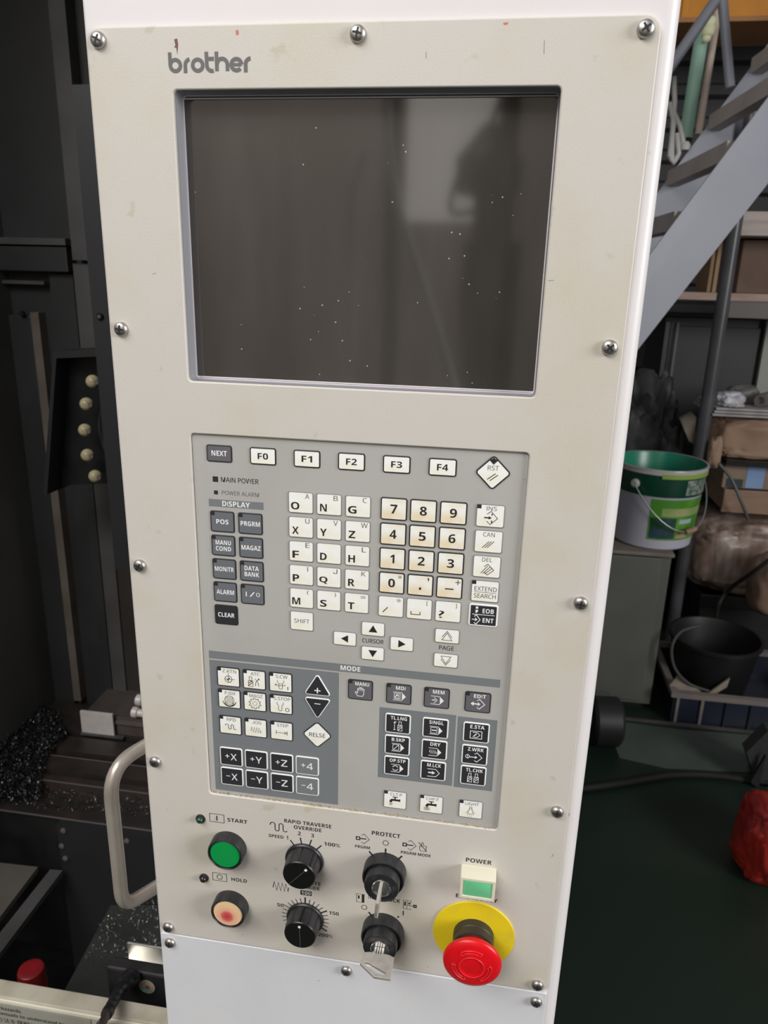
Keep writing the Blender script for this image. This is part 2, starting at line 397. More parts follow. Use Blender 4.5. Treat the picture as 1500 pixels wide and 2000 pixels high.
# maker's lettering: geometric rounded letters drawn as strokes
def logo(mb):
    T = 2.05; y = -0.06; B = -16.3; xh = 7.4; r = (xh - T) / 2; m = B + T / 2 + r; top = -6.3
    def ring(cx, a0=0, a1=360): stroke(mb, arc(cx, m, r * 1.06, a0, a1, 22, r), T, y)
    x = 39.9
    stroke(mb, [(x, top), (x, m)], T, y); ring(x + 2.9)                         # b
    stroke(mb, [(x + 8.5, B), (x + 8.5, m)] , T, y); stroke(mb, arc(x + 11.3, m, 2.8, 180, 95, 8), T, y)   # r
    ring(x + 15.5)                                                            # o
    stroke(mb, [(x + 20.6, top), (x + 20.6, m)], T, y); stroke(mb, arc(x + 23.4, m, 2.8, 180, 290, 10), T, y); stroke(mb, [(x + 20.6, B + xh - .8), (x + 24.7, B + xh - .8)], T, y)   # t
    stroke(mb, [(x + 26.2, top), (x + 26.2, B + T * .35)], T, y); stroke(mb, arc(x + 29.2, m, 2.9, 180, 0, 12), T, y); stroke(mb, [(x + 32.1, m), (x + 32.1, B + T * .35)], T, y)   # h
    ring(x + 37.1, 0, 320); stroke(mb, [(x + 34.2, m), (x + 40.0, m)], T * .8, y)       # e
    stroke(mb, [(x + 42.2, B), (x + 42.2, m)], T, y); stroke(mb, arc(x + 45.0, m, 2.8, 180, 90, 8), T, y)   # r
marks(pend, 'logo_lettering', logo, logo_m)
for s, x, z, w_, h in [('START', 60.1, -499.8, 15.2, 3.3), ('HOLD', 59.6, -553.6, 12.2, 3.3), ('RAPID TRAVERSE', 113, -493.9, 34.8, 3.2), ('OVERRIDE', 112.9, -498.4, 20.6, 3.2),
                    ('SPEED', 89.2, -508.8, 11.2, 2.8), ('1', 97.6, -508.7, 1.2, 3.3), ('2', 106.7, -503.5, 2.2, 3.3), ('3', 116.5, -503.8, 2.2, 3.3), ('100%', 130.9, -509.5, 11.8, 3.2),
                    ('FEEDRATE', 111.0, -546.6, 23, 3.2), ('OVERRIDE', 111.4, -550.9, 20.6, 3.2), ('50', 91.3, -571.4, 5, 3.2), ('150', 132.6, -571.7, 7.4, 3.2), ('200%', 126.1, -594, 11.2, 3.2),
                    ('PROTECT', 169.9, -494.4, 20.4, 3.5), ('PRGRM', 153.2, -507.9, 10.9, 2.5), ('PRGRM\u00b7MODE', 191.6, -507.7, 21.3, 2.5), ('INTERLOCK', 170.1, -551.6, 23.6, 3.3),
                    ('POWER', 236, -506.6, 18, 3.6), ('EMERGENCY', 236.5, -538.9, 29.6, 3.4)]:
    legend(pend, s, x, z, w_, h)
def hundred(mb): fill(mb, rect(111.3, -556.6, 8.6, 4.3), -0.05)
marks(pend, 'number_field', hundred); legend(pend, '100', 111.3, -556.6, 7.2, 3.1, -0.08, plate_m, 0.015)
def speed_ticks(mb):
    for a, q in ((124, 17.0), (99, 17.3), (74, 17.2), (49, 17.3)): tick(mb, 110.4, -526, a, 13, q + 1.9, 0.95)
marks(pend, 'dial_marks', speed_ticks)
def feed_ticks(mb):
    for i in range(-2, 19):
        a = 210 - 12 * (i + 2) - 0
        big = abs(a - 90) < 1 or abs(a - 30) < 1 or abs(a - 150) < 1 or abs(a + 30) < 1
        tick(mb, 110.6, -580, a, 13.5, 19.3 if big else 18.2, 1.15 if big and a != 150 else 0.6)
marks(pend, 'dial_marks', feed_ticks)
def prot_ticks(mb):
    for a, l in ((129, 19), (90, 19), (50.5, 18.8)): tick(mb, 170, -525.5, a, 14, l, 1.2)
    tick(mb, 170, -580, 128, 14, 18.3, 1.2); fill(mb, arc(180.8, -566.1, .8), -0.05)
    fill(mb, rect(184.4, -561.9, .8, 4.2), -0.05); stroke(mb, arc(169.9, -501.7, 2.0), .45, -0.05); stroke(mb, arc(155.4, -561.9, 2.0), .45, -0.05)
marks(pend, 'switch_marks', prot_ticks)
def start_box(mb): stroke(mb, rect(44.45, -499.8, 11, 7.0), .45, -0.05, closed=True); fill(mb, rect(44.45, -499.8, .9, 4.2), -0.05)
def hold_box(mb): stroke(mb, rect(44.3, -553.4, 11, 7.0), .45, -0.05, closed=True); stroke(mb, arc(44.3, -553.4, 2.1), .5, -0.05)
marks(pend, 'start_symbol', start_box); marks(pend, 'hold_symbol', hold_box)
WAVE = [(-6, 1.2)] + arc(-4.1, 1.9, 1.8, 180, 0, 8) + arc(-.8, -1.9, 1.5, 180, 360, 8) + arc(2.2, 1.9, 1.5, 180, 0, 8) + arc(5.2, -1.9, 1.5, 180, 340, 8)
ZIG = [(-5.6, -1.5), (-4.6, 3.6), (-2.8, -3.6), (-1.6, 3.6), (0, -3.6), (1.2, 3.6), (2.8, -3.6), (3.8, 3.2), (5.4, -3.4), (6, 0)]
symbol('rapid_symbol', pend, -0.05, ink, [('s', WAVE)], 90.9, -500.5, 1, .7)
symbol('feed_symbol', pend, -0.05, ink, [('s', ZIG)], 91.8, -554.1, 1.05, .75)
KEYS = [('s', [(-.8, 2.6), (1, 3.9), (4.6, 0), (1, -3.9), (-.8, -2.6)], .4), ('s', [(-1.5, 0), (2.6, 0)], .9), ('c', rect(-3, 0, 2.2, 2.2), .8)]
symbol('key_symbol', pend, -0.05, ink, KEYS, 153.1, -500.7, 1.08, .5); symbol('key_symbol', pend, -0.05, ink, KEYS, 186.7, -500.8, 1.08, .5)
symbol('hand_symbol', pend, -0.05, ink, [('s', [(-2.2, .5), (-2, -2.6), (-1.5, -3.6), (2.2, -3.6), (2.6, .8), (.6, 1), (.2, 3.6), (-.8, 3.6), (-.8, .2), (-2.2, .5)], .4), ('s', [(-3.1, 3.4), (3, -3.6)], .55)], 196.3, -500.8)
symbol('door_symbol', pend, -0.05, ink, [('c', rect(0, 0, 5.6, 7.4), .35), ('f', rect(1.9, 0, 1.8, 7.4)), ('f', rect(-1.2, .8, 1.2, 3))], 152.4, -553.9)
symbol('lock_symbol', pend, -0.05, ink, [('s', [(1.2, -3), (1.2, -3.8), (-4.4, -3.8), (-4.4, 3.8), (1.2, 3.8), (1.2, 2)], .35), ('s', [(-1.6, 3.8), (-1.6, -3.8)], .3), ('f', rect(-3.1, .8, 1.2, 3.6)), ('f', rect(0, 1.4, 1.4, 1.6)), ('s', [(-1.5, -.4), (3, -.4)], .5), ('c', rect(4.2, -.4, 1.6, 2), .9)], 188.6, -553.8)
# chips in the paint
chip_m = mat('bare_brown_chip', rgb(120, 84, 72), 0.7); chip2 = mat('rust_chip', rgb(200, 120, 105), 0.7)
def chipfn(pts): return lambda mb: fill(mb, pts, -0.03)
marks(pend, 'paint_chip', chipfn([(42.8, -.2), (44.6, .1), (45.0, -2.6), (44.6, -5.2), (44.2, -7.6), (43.8, -4.4), (42.6, -3.9), (43.4, -3)]), chip_m)
marks(pend, 'paint_chip', chipfn([(77, 3.2), (78.6, 3.6), (78.9, 1.6), (77.4, .8)]), chip2)
marks(pend, 'paint_chip', chipfn([(216, 4), (218.6, 4.3), (218.4, 3.2), (216.6, 3)]), chip2)
def scratches(mb):
    for x, z, dx, dz in [(237, -4, .3, -6), (249, -118, 3, .4), (244, -229, 2, -.3), (178, -8, .2, -3), (293, -460, .5, 3), (285, -495, 1, 3), (22, -120, 2, .6), (205, -608, -1, -1.5), (120, -640, 2, .6), (256, -560, 1.2, 2), (60, -606, 1.2, .8)]:
        stroke(mb, [(x, z), (x + dx, z + dz)], .28, -0.03)
marks(pend, 'scratches', scratches, grey_ink)['kind'] = 'stuff'

# grime packed along the lower edge of the keypad opening
gr_m = worn('swarf_grime', rgb(150, 134, 108), rgb(196, 178, 140), 400, 0.4, 0.6, 0.8)
b = MB()
for i in range(420):
    x = 41 + 205 * random.random(); z = -478.7 + 1.6 * random.random() ** 2; r = random.uniform(.2, .55)
    c = P(x, z, random.uniform(.6, 1.9)); b.add([c + Vector((r, 0, 0)) / 1000, c + Vector((-r, 0, r * .5)) / 1000, c + Vector((0, -r, -r)) / 1000, c + Vector((0, 0, r)) / 1000], [(0, 1, 2), (0, 1, 3), (1, 2, 3), (0, 2, 3)])
o = b.obj('swarf_grime', gr_m, pend); o['kind'] = 'stuff'

# ================================================================== SCREEN
disp = thing('display_screen', 'dark dusty switched-off screen sunk behind the opening at the top of the panel', 'screen', P(143.9, -181.4, 13))
b = MB()
o1 = rpoly(rect(143.9, -102.75, 206.5, 156.8), 2.4); o2 = rpoly(rect(143.9, -102.75, 205.4, 155.7), 1.8); n = len(o1)
k0 = [P(x, z, 2.6) for x, z in o1]; k1 = [P(x, z, 12.3) for x, z in o1]; k2 = [P(x, z, 12.3) for x, z in o2]; k3 = [P(x, z, 13.2) for x, z in o2]
for A, B_, mi in ((k0, k1, 0), (k1, k2, 1), (k2, k3, 1)): b.add(A + B_, [(i, (i + 1) % n, (i + 1) % n + n, i + n) for i in range(n)], mi)
b.obj('bezel', [bezel_m, bezel_line], disp)
b = MB(); b.box(P(41, -181.2, 13), P(246.8, -24.4, 15.5)); b.obj('screen_glass', screen_m, disp)
for zz in (-25.9, -180.0):
    b = MB(); stroke(b, [(41, zz), (246.6, zz)], .75, 12.95); lab(b.obj('bezel_line', bezel_line, disp), 'pale line along the glass edge')

# ================================================================== KEYPAD
pad = thing('membrane_keypad', 'grey membrane keypad of printed machine keys sunk in the beige faceplate', 'keypad', P(143.35, -478.8, 2.2))
YS = 1.9                                         # film surface
vs_, fs_ = plate_mesh(rpoly(rect(143.35, -346.2, 206.6, 264.8), 2.3), [], YS, 2.45, 0.02)
b = MB(); b.add(vs_, fs_); b.obj('keypad_film', sheet_m, pad)
def field(cs, label=None):
    b = MB(); fill(b, cs, YS - 0.03); o = b.obj('dark_field', band_m, pad)
    if label: o['label'] = label
field(rect(67.2, -258.1, 36.2, 4.9), 'dark bar printed DISPLAY'); field(rect(142.4, -366.7, 196.9, 5.8), 'dark bar printed MODE')
field(rect(89.3, -423.4, 90.7, 105.4), 'large dark field behind the axis keys'); field(rect(188.3, -421.0, 51.4, 55.4), 'dark field behind six black keys'); field(rect(228.1, -421.5, 26, 55.3), 'dark field behind three black keys')
for s, x, z, w_, h, m_, bo in [('MAIN POWER', 70.2, -242.3, 24.6, 3.3, ink, .01), ('POWER ALARM', 70.3, -250.9, 24.4, 2.8, grey_ink, .005), ('DISPLAY', 67.2, -258.1, 18.3, 3.5, white_ink, .02),
                            ('CURSOR', 157.1, -344.9, 14.1, 3.1, ink, .01), ('PAGE', 205.1, -344.8, 9.6, 3.1, ink, .01), ('MODE', 142.4, -366.6, 13.4, 3.5, white_ink, .03)]:
    legend(pad, s, x, z, w_, h, YS - .06, m_, bo)
for x, z, s in ((54.2, -242.4, 3.6), (54.2, -251.1, 2.6)):
    b = MB(); fill(b, rect(x, z, s, s), YS - .05); b.obj('indicator_lamp', led_m, pad)

HE = 0.55
def key(label, cx, cz, w_, h, fm, bm_, bw=.75, texts=(), syms=(), led=False, cs=None, r=1.6, tm=None):
    cs = cs or rect(cx, cz, w_, h)
    mb = MB(); rings(mb, [(rpoly(cs, r), YS), (rpoly(cs, r, .12), YS - HE * .8), (rpoly(cs, r, .35), YS - HE), (rpoly(cs, r, bw), YS - HE)], [0, 0, 0, 1])
    o = mb.obj('key', [bm_, fm], pad, org=P(cx, cz, YS)); o['label'] = label; o['group'] = 'keypad keys'
    yt = YS - HE - .04
    for t in texts:
        s, dx, dz, tw, th = t[:5]; bo = t[5] if len(t) > 5 else .012; m_ = t[6] if len(t) > 6 else (tm or ink)
        legend(o, s, cx + dx, cz + dz, tw, th, yt, m_, bo)
    if syms: symbol('symbol', o, yt, tm or ink, syms, cx, cz)
    if led:
        q = MB(); x0 = cx - w_ / 2 + bw * .7; z1 = cz + h / 2 - bw * .7
        fill(q, [(x0, z1 - 2.5), (x0 + 2.6, z1 - 2.5), (x0 + 2.6, z1), (x0, z1)], yt + .01); q.obj('indicator_lamp', led_m, o)
    return o
def dia(cx, cz, a): return [(cx, cz - a), (cx + a, cz), (cx, cz + a), (cx - a, cz)]
BK = mat('black_key_border', rgb(36, 36, 40), .45); GB = mat('grey_key_border', rgb(128, 128, 130), .45); WB = mat('white_key_border', rgb(242, 242, 240), .45)
# function row
key('grey key printed NEXT, first of the top row', 57.6, -225.6, 16.7, 11.0, mode_key, BK, .8, [('NEXT', 0, .2, 10, 3.3, .02)], tm=white_ink)
for i, x in enumerate((85.8, 113.7, 141.5, 169.2, 196.9)): key('white key printed F%d in the top row' % i, x, -225.6, 16.9, 11.0, white_key, BK, .85, [('F%d' % i, 0, 0, 6.7, 4.0, .022)])
key('white diamond key printed RST', 226.8, -227, 0, 0, white_key, BK, .9, [('RST', 0, 2.9, 6.6, 2.9, 0, mid_ink)], [('s', [(-3.2, -4.2), (1.6, -.4)], .5), ('s', [(-1.6, -4.9), (3.0, -1.2)], .5), ('f', [(-2.4, 7.4), (0, 4.9), (2.4, 7.4), (0, 9.2)])], cs=dia(226.8, -227, 10.9), r=2.2)
# display keys
D = [('POS',), ('PRGRM',), ('MANU', 'COND'), ('MAGAZ',), ('MONITR',), ('DATA', 'BANK'), ('ALARM',), ('I\u2215O',)]
DW = dict(POS=8.2, PRGRM=12.8, MANU=10.3, COND=10.3, MAGAZ=12.8, MONITR=13, DATA=9.6, BANK=9.8, ALARM=12)
for i, t in enumerate(D):
    x = (57.8, 76.4)[i % 2]; z = -270.25 - 16.3 * (i // 2)
    if t[0].startswith('I'): tx = [('I', -4.2, 0, .7, 3.4, .01), ('/', -.2, 0, 3.8, 3.4, 0), ('O', 3.8, 0, 2.6, 2.8, .01)]
    elif len(t) == 2: tx = [(t[0], 0, 2.1, DW[t[0]], 3.1, .012), (t[1], 0, -2.1, DW[t[1]], 3.1, .012)]
    else: tx = [(t[0], 0, 0, DW[t[0]], 3.2, .012)]
    key('slate grey display key printed ' + (' '.join(t) if not t[0].startswith('I') else 'I/O'), x, z, 16.2, 14.3, grey_key, BK, .8, tx, led=True, tm=white_ink)
key('near black key printed CLEAR', 57.8, -335.7, 16.2, 14.3, dark_key, BK, .8, [('CLEAR', 0, 0, 11.4, 3.2, .012)], tm=white_ink)
# letters
big = 'O N G X Y Z F D H P Q R M S T'.split(); sup = 'A B C U V W E _ L I J K ( ) ='.split()
for i, (a, s) in enumerate(zip(big, sup)):
    x = (109.6, 127.7, 146.0)[i % 3]; z = -253.8 - 16.22 * (i // 3)
    tx = [(a, -3.6, -2.2, 5.4 if a in 'OGQM' else 4.3, 4.9, .035)]
    if s == '=': tx.append((s, 4.2, 4.4, 3.2, 1.4, 0, mid_ink))
    elif s != '_': tx.append((s, 4.2, 4.3, dict(W=4.2, I=.5).get(s, 2.7) if s not in '()' else 1.1, 3.2, 0, mid_ink))
    key('white letter key printed %s%s' % (a, '' if s == '_' else ' with small ' + dict([('(', 'open bracket'), (')', 'close bracket'), ('=', 'equals sign')]).get(s, s)), x, z, 16.2, 14.1, white_key, GB, .6, tx)
key('white key printed SHIFT', 109.6, -335, 15.9, 13.9, white_key, GB, .6, [('SHIFT', 0, 0, 10.3, 3.1, 0, mid_ink)])
# digits
nums = [('7', None), ('8', None), ('9', None), ('4', None), ('5', None), ('6', None), ('1', None), ('2', None), ('3', None), ('0', '#'), ('.', ','), ('-', '+'), ('/', '*'), ('u', '['), ('?', ']')]
nm = {'.': 'point', '-': 'minus', '/': 'slash', 'u': 'space mark', '?': 'question mark'}
for i, (a, s) in enumerate(nums):
    x = (168.3, 186.5, 204.8)[i % 3]; z = -253.7 - 16.32 * (i // 3); last = i > 11
    tx = []; sy = []
    if a.isdigit(): tx = [(a, 0, 0, 2.7 if a == '1' else 4.3, 5.8, .035)]
    elif a == '.': sy = [('f', rect(0, -2.2, 1.3, 1.7))]
    elif a == '-': sy = [('f', rect(0, -.8, 5.4, .8))]
    elif a == '/': sy = [('s', [(-5.2, -4.3), (-2, -.6)], .55)]
    elif a == 'u': sy = [('s', [(-5.2, -1.8), (-5.2, -3.9), (.6, -3.9), (.6, -1.8)], .5)]
    elif a == '?': tx = [('?', -4, -2.2, 3.6, 5, .035)]
    if s == '#': tx.append(('#', 5.2, 4.4, 2.2, 2.4, 0, mid_ink))
    elif s == ',': tx.append((',', 5, 4.2, 1.1, 2.4, .03))
    elif s == '+': tx.append(('+', 5.2, 4.0, 3.2, 3.2, 0, mid_ink))
    elif s == '*': tx.append(('*', 5, 4.6, 2.6, 2.6, 0, mid_ink))
    elif s: tx.append((s, 5, 4.2, .9, 3.0, 0, grey_ink))
    key('%s key printed %s' % ('yellowed white' if i in (0, 3, 4, 6, 7, 9) else 'white', ('digit ' + a) if a.isdigit() else nm[a]), x, z, 16.6, 14.6, worn_key if i < 12 else white_key, GB if last else BK, .6 if last else .85, tx, sy)
# edit column
key('white key printed INS with arrow into diamond', 227, -253.8, 17.2, 14.6, white_key, GB, .6, [('INS', .6, 4.7, 6, 2.7, 0, mid_ink)], [('s', [(-2, 1), (.4, 3), (4.4, -1.4), (.2, -5.4), (-2, -3.4)], .4), ('s', [(-3.6, -1.2), (-.6, -1.2)], .8), ('f', [(-.9, -.1), (1, -1.2), (-.9, -2.3)]), ('s', [(1, 1.6), (1, .4)], .7), ('s', [(1, -2.8), (1, -4.4)], .7)], led=True)
key('white key printed CAN with three slashes', 227, -270.2, 17.2, 14.6, white_key, GB, .6, [('CAN', 0, 4.5, 7, 2.7, 0, mid_ink)], [('s', [(-3.6 + k * 1.5, -4.2 + .1 * k), (.4 + k * 1.5, .2 + .1 * k)], .4) for k in range(3)])
key('white key printed DEL with slashed diamond', 227, -286.6, 17.2, 14.6, white_key, GB, .6, [('DEL', 0, 4.6, 6.2, 2.7, 0, mid_ink)], [('s', [(-1.6, 0), (.6, 1.8), (4.4, -2), (.6, -5.4), (-1.4, -3.6)], .4)] + [('s', [(-3.4 + k * 1.3, -4.4 - .2 * k), (.6 + k * 1.4, .6 - .6 * k)], .4) for k in range(3)])
key('white key printed EXTEND SEARCH', 227, -303, 17.4, 14.6, white_key, GB, .6, [('EXTEND', .3, 1.6, 13.8, 3, .006, mid_ink), ('SEARCH', .1, -3.2, 13.6, 3, .006, mid_ink)], [('s', [(-6.8, -.75), (7.2, -.75)], .28)], led=True)
ENT = [('s', [(-7.0, -3.1), (-4.2, -3.1)], .5), ('s', [(-5.6, -1.0), (-4.2, .0), (-1.8, -3.1), (-4.2, -6.2), (-5.6, -5.2)], .5), ('s', [(-5.0, -2.1), (-3.7, -3.1), (-5.0, -4.1)], .5), ('s', [(-6.9, .5), (7, .5)], .4), ('f', rect(-4.2, 5.1, 1.5, 1.5)), ('f', [(-5, 1.5), (-4.1, 1.6), (-3.4, 2.6), (-3.4, 3.6), (-5, 3.6)])]
key('black key printed EOB ENT inside a white outline', 227, -319.5, 18.2, 15.2, dark_key, WB, 1.0, [('EOB', 2.9, 3.2, 7.0, 3.1, .02), ('ENT', 3.2, -3.2, 6.8, 3.1, .02)], ENT, tm=white_ink)
# cursor and page keys
for nme, x, z, tri in [('left', 138.5, -344.8, [(-2.6, 0), (2.2, 2.7), (2.2, -2.7)]), ('up', 157.1, -336, [(0, 2.7), (-2.9, -2.3), (2.9, -2.3)]), ('down', 157.2, -353.6, [(0, -2.7), (-2.9, 2.3), (2.9, 2.3)]), ('right', 176.1, -344.7, [(2.6, 0), (-2.2, 2.7), (-2.2, -2.7)])]:
    key('small white cursor key with black arrow pointing ' + nme, x, z, 15.6, 10.2, white_key, GB, .6, [], [('f', tri)])
for nme, z, s in (('up', -336.1, 1), ('down', -353.5, -1)):
    key('small white page key with outlined arrows pointing ' + nme, 205.1, z, 16, 10.3, white_key, GB, .6, [], [('c', [(-3.2, -2.9 * s), (0, 2.2 * s), (3.2, -2.9 * s)], .35), ('s', [(-3.2, -.8 * s), (0, 3.4 * s), (3.2, -.8 * s)], .35)])
# manual field
A = (57.4, 75.8, 94.4); YT = YS
spind = [('s', [(-2.2, 1.8), (-2.2, .2), (-1.2, -.8), (-1.2, -4.2), (-.6, -5), (.6, -5), (1.2, -4.2), (1.2, -.8), (2.2, .2), (2.2, 1.8)], .32), ('s', [(-1.2, -1), (1.2, -1)], .3)]
gear = [(r * math.cos(2 * PI * k / 40), -1.5 + r * math.sin(2 * PI * k / 40)) for k in range(40) for r in [(4.3 if (k // 2) % 2 else 3.2)]]
MK = [('Z.RTN', 'crosshair target', [('c', arc(0, -1.6, 2.5)[:-1], .4), ('s', [(0, 3), (0, -4.6)], .3), ('s', [(-2.6, -1.6), (4.8, -1.6)], .3), ('f', [(0, -1.6), (1.3, -1.6), (.9, -.7), (0, -.3)]), ('f', [(0, -1.6), (-1.3, -1.6), (-.9, -2.5), (0, -2.9)])], 9.8),
      ('ATC', 'tool and swap arrows', [('c', rect(-2.6, -3.2, 3.2, 4.2), .35), ('c', rect(-2.6, .6, 1.8, 3), .35), ('s', [(-4, -4.8), (-1.3, -2.2)], .5), ('s', [(-4, -3), (-1.6, -1.2)], .5), ('s', [(.6, .8), (2.6, -1.8), (3.2, -4.8)], .35), ('s', [(3.4, 1), (1.2, -1.6), (.8, -4.8)], .35), ('s', [(2.4, .8), (3.5, 1.1), (3.3, -.2)], .35)], 6.4),
      ('S.CW', 'turning spindle', spind + [('s', [(-3.6, -1.6), (-2.4, -2.4), (2.4, -2.2), (3.4, -1.4)], .35), ('s', [(-3.8, -2.8), (-3.6, -1.5), (-2.5, -1.6)], .35), ('f', rect(5, -4, .5, 2.4))], 8.2),
      ('P.IDX', 'rotary table', [('s', arc(0, -1, 3.4), .35)] + [('s', [(k * 1.1, -1 + 2.9), (k * 1.1, -3.6)], .3) for k in (-2, -1, 0, 1, 2)] + [('s', arc(0, -1.2, 4.8, 190, 350), .5), ('s', arc(0, -2, 3.6, 200, 340), .6)], 7.6),
      ('MAGZ', 'gear wheel', [('c', gear, .35), ('s', arc(0, -1.5, 1.5), .25)], 9.4),
      ('S.STOP', 'spindle and ring', [('s', [(p[0] - .6, p[1]) for p in spind[0][1]], .32), ('s', arc(4.4, -3.8, 1.3), .4)], 11.6),
      ('RPD', 'square wave', [('s', [(p[0] * .62, p[1] * .55 - 1.4) for p in WAVE], .42)], 6.4),
      ('JOG', 'zigzag', [('s', [(p[0] * .62, p[1] * .6 - 1.6) for p in ZIG], .38)], 6.4),
      ('STEP', 'step arrow', [('s', [(-3.8, .2), (-3.8, -2.8)], .35), ('s', [(-3.8, -1.4), (3.2, -1.4)], .35), ('s', [(2, -.3), (3.2, -1.4), (2, -2.5)], .35), ('f', rect(3.9, -1.4, .5, 3))], 8)]
for i, (t, d, sy, tw) in enumerate(MK):
    key('white key printed %s with %s' % (t, d), A[i % 3], (-382.4, -399.4, -420.4)[i // 3], 16.4, 14.9, white_key, BK, .75, [(t, .8, 4.5, tw, 2.5, 0, mid_ink)], sy, led=True)
key('black triangular key with plus sign', 120, -384, 0, 0, dark_key, WB, .7, [('+', 0, -1.6, 4.2, 4.2, .01)], cs=[(110.2, -389.4), (129.8, -389.4), (120, -372.6)], r=1.6, tm=white_ink)
key('black triangular key with minus sign', 120, -397, 0, 0, dark_key, WB, .7, [('-', 0, 1.2, 4.2, .6, .01)], cs=[(110.2, -391.4), (120, -408.2), (129.8, -391.4)], r=1.6, tm=white_ink)
key('white diamond key printed RELSE', 119.8, -420.2, 0, 0, white_key, BK, .7, [('RELSE', 0, -.1, 11.4, 3.2, .004)], cs=dia(119.8, -420.2, 10.6), r=2.4)
for i, (x, t) in enumerate(zip((56.9, 75.4, 94.0, 112.5), 'XYZ4')):
    for sgn, z, wd in (('+', -446.5, 'plus'), ('-', -463.2, 'minus')):
        g4 = t == '4'
        key('%s axis key printed %s %s' % ('grey' if g4 else 'black', wd, t), x, z, 16.8, 14.9, band_m if g4 else dark_key, WB, .8, [(sgn, -2.8, .4, 3.0, 3.0 if sgn == '+' else .5, .004), (t, 1.9, 0, 4.6, 5.4, .008)], tm=white_ink)
# mode keys
ARW = [('f', [(-1.5, 1.2), (1.2, 1.2), (4.4, -1.6), (1.2, -4.6), (-1.5, -4.6)])]
def page(inner): return [('s', [(-3.8, 1.3), (1.9, 1.3), (4.6, -1.6), (1.9, -4.6), (-3.8, -4.6)], .4), ('f', [(2.2, 1.2), (4.6, -1.6), (2.2, -4.5)])] + inner
hand = [('s', [(-1.8, -4.6), (-3.4, -2), (-3, -1.4), (-1.8, -2.4), (-1.8, 1), (-1.1, 1), (-.9, -.8), (-.6, 2), (.1, 2), (.3, -.7), (.6, 1.8), (1.3, 1.8), (1.4, -.6), (1.9, 1), (2.5, .8), (2.3, -3), (1.6, -4.6), (-1.8, -4.6)], .42)]
hsm = [(o_[0], [(p[0] * .42 - 1, p[1] * .42 - 1.2) for p in o_[1]], .35) for o_ in hand]
dmd = [('s', [(-.4, 1.2), (1.2, 2.4), (4.6, -1.2), (1.2, -4.8), (-.4, -3.6)], .5)]
for t, d, x, sy, tw in [('MANU', 'open hand', 149.4, hand, 9.4), ('MDI', 'hand on a page', 175.3, page(hsm + [('c', rect(-1, -1.6, 4, 4), .35)]), 6.4), ('MEM', 'diamond on a page', 200.5, page([('s', [(-1.6, .4), (.4, -1.6), (-1.6, -3.8)], .45), ('s', [(-3, -1.6), (-.8, -1.6)], .7)]), 7.6), ('EDIT', 'arrow into diamond', 227.4, dmd + [('s', [(-3.6, -1.2), (.6, -1.2)], .9), ('f', [(-2.6, .4), (-4.6, -1.2), (-2.6, -2.8)]), ('f', [(.2, .2), (1.8, -1.2), (.2, -2.6)])], 7.8)]:
    key('grey mode key printed %s with %s' % (t, d), x, -381.7, 17, 15, mode_key, BK, .75, [(t, 1.2, 4.6, tw, 2.7, .02)], sy, led=True, tm=white_ink)
tool = lambda dx: [('c', rect(dx, -3, 2.9, 4.2), .35), ('c', rect(dx, .5, 1.6, 2.8), .35), ('s', [(dx - 1.3, -4.8), (dx + 1.3, -2)], .45), ('s', [(dx - 1.3, -3), (dx + .8, -1)], .45)]
for t, d, x, z, sy, tw in [('TL.LNG', 'gauge and tool', 175.4, -404.5, tool(1.5) + [('s', [(-2.2, 1.4), (-2.2, -4.6)], .35), ('s', [(-3, -4.6), (-1.4, -4.6)], .4), ('s', [(-2.8, .6), (-2.2, 1.5), (-1.6, .6)], .4), ('s', [(-2.2, 1.6), (-.8, 1.6)], .3)], 11),
                         ('B.SKP', 'slashed page', 175.5, -421.2, page([('c', rect(-.9, -1.6, 4, 4.2), .35), ('s', [(-2.4, -3.4), (.8, .2)], .4)]), 9), ('OP.STP', 'broken ring on a page', 175.5, -437.8, page([('s', arc(-.8, -1.6, 1.9, 20, 160), .5), ('s', arc(-.8, -1.6, 1.9, 200, 340), .5)]), 11),
                         ('SINGL', 'arrow on a page', 200.7, -404.6, page([('c', rect(-.9, -1.6, 4.2, 4.2), .35), ('s', [(-2.4, -1.6), (.8, -1.6)], .8)]), 9.6), ('DRY', 'zigzag on a page', 200.7, -421.4, page([('s', [(p[0] * .42 - .9, p[1] * .42 - 1.6) for p in ZIG], .35)]), 6.8), ('M.LCK', 'arrow and bracket', 200.6, -438, [('s', [(-3.8, 1.3), (1.9, 1.3), (4.4, -1.6), (1.9, -4.6), (-3.8, -4.6)], .45), ('s', [(-3.2, -1.6), (-.4, -1.6)], 1.0), ('f', [(-.6, -.2), (1.6, -1.6), (-.6, -3)])], 9.4),
                         ('E.STA', 'framed page', 227.8, -404.6, [('c', rect(0, -1.6, 7.6, 5.6), .45), ('s', [(-2.2, -3.4), (.8, -3.4), (2.6, -1.6), (.8, .2), (-2.2, .2)], .4), ('s', [(-1.6, -2.6), (.4, -.8)], .7)], 9.4), ('Z.WRK', 'dot and arrow into diamond', 227.8, -421.9, [(o_[0], [(p[0] + .4, p[1] - .4) for p in o_[1]], .45) for o_ in dmd] + [('s', arc(-4.6, -1.4, 1.3), .4), ('s', [(-4.6, .6), (-4.6, -3.2)], .3), ('s', [(-3.2, -1.6), (1, -1.6)], .6), ('f', [(.4, -.5), (2, -1.6), (.4, -2.7)])], 10.6), ('TL.CHK', 'two tools', 227.8, -438.2, tool(-2.2) + tool(2.2), 11.4)]:
    key('black key printed %s with %s' % (t, d), x, z, 17.4, 15, dark_key, WB, .85, [(t, .6, 4.4, tw, 2.7, .012)], sy, tm=white_ink)
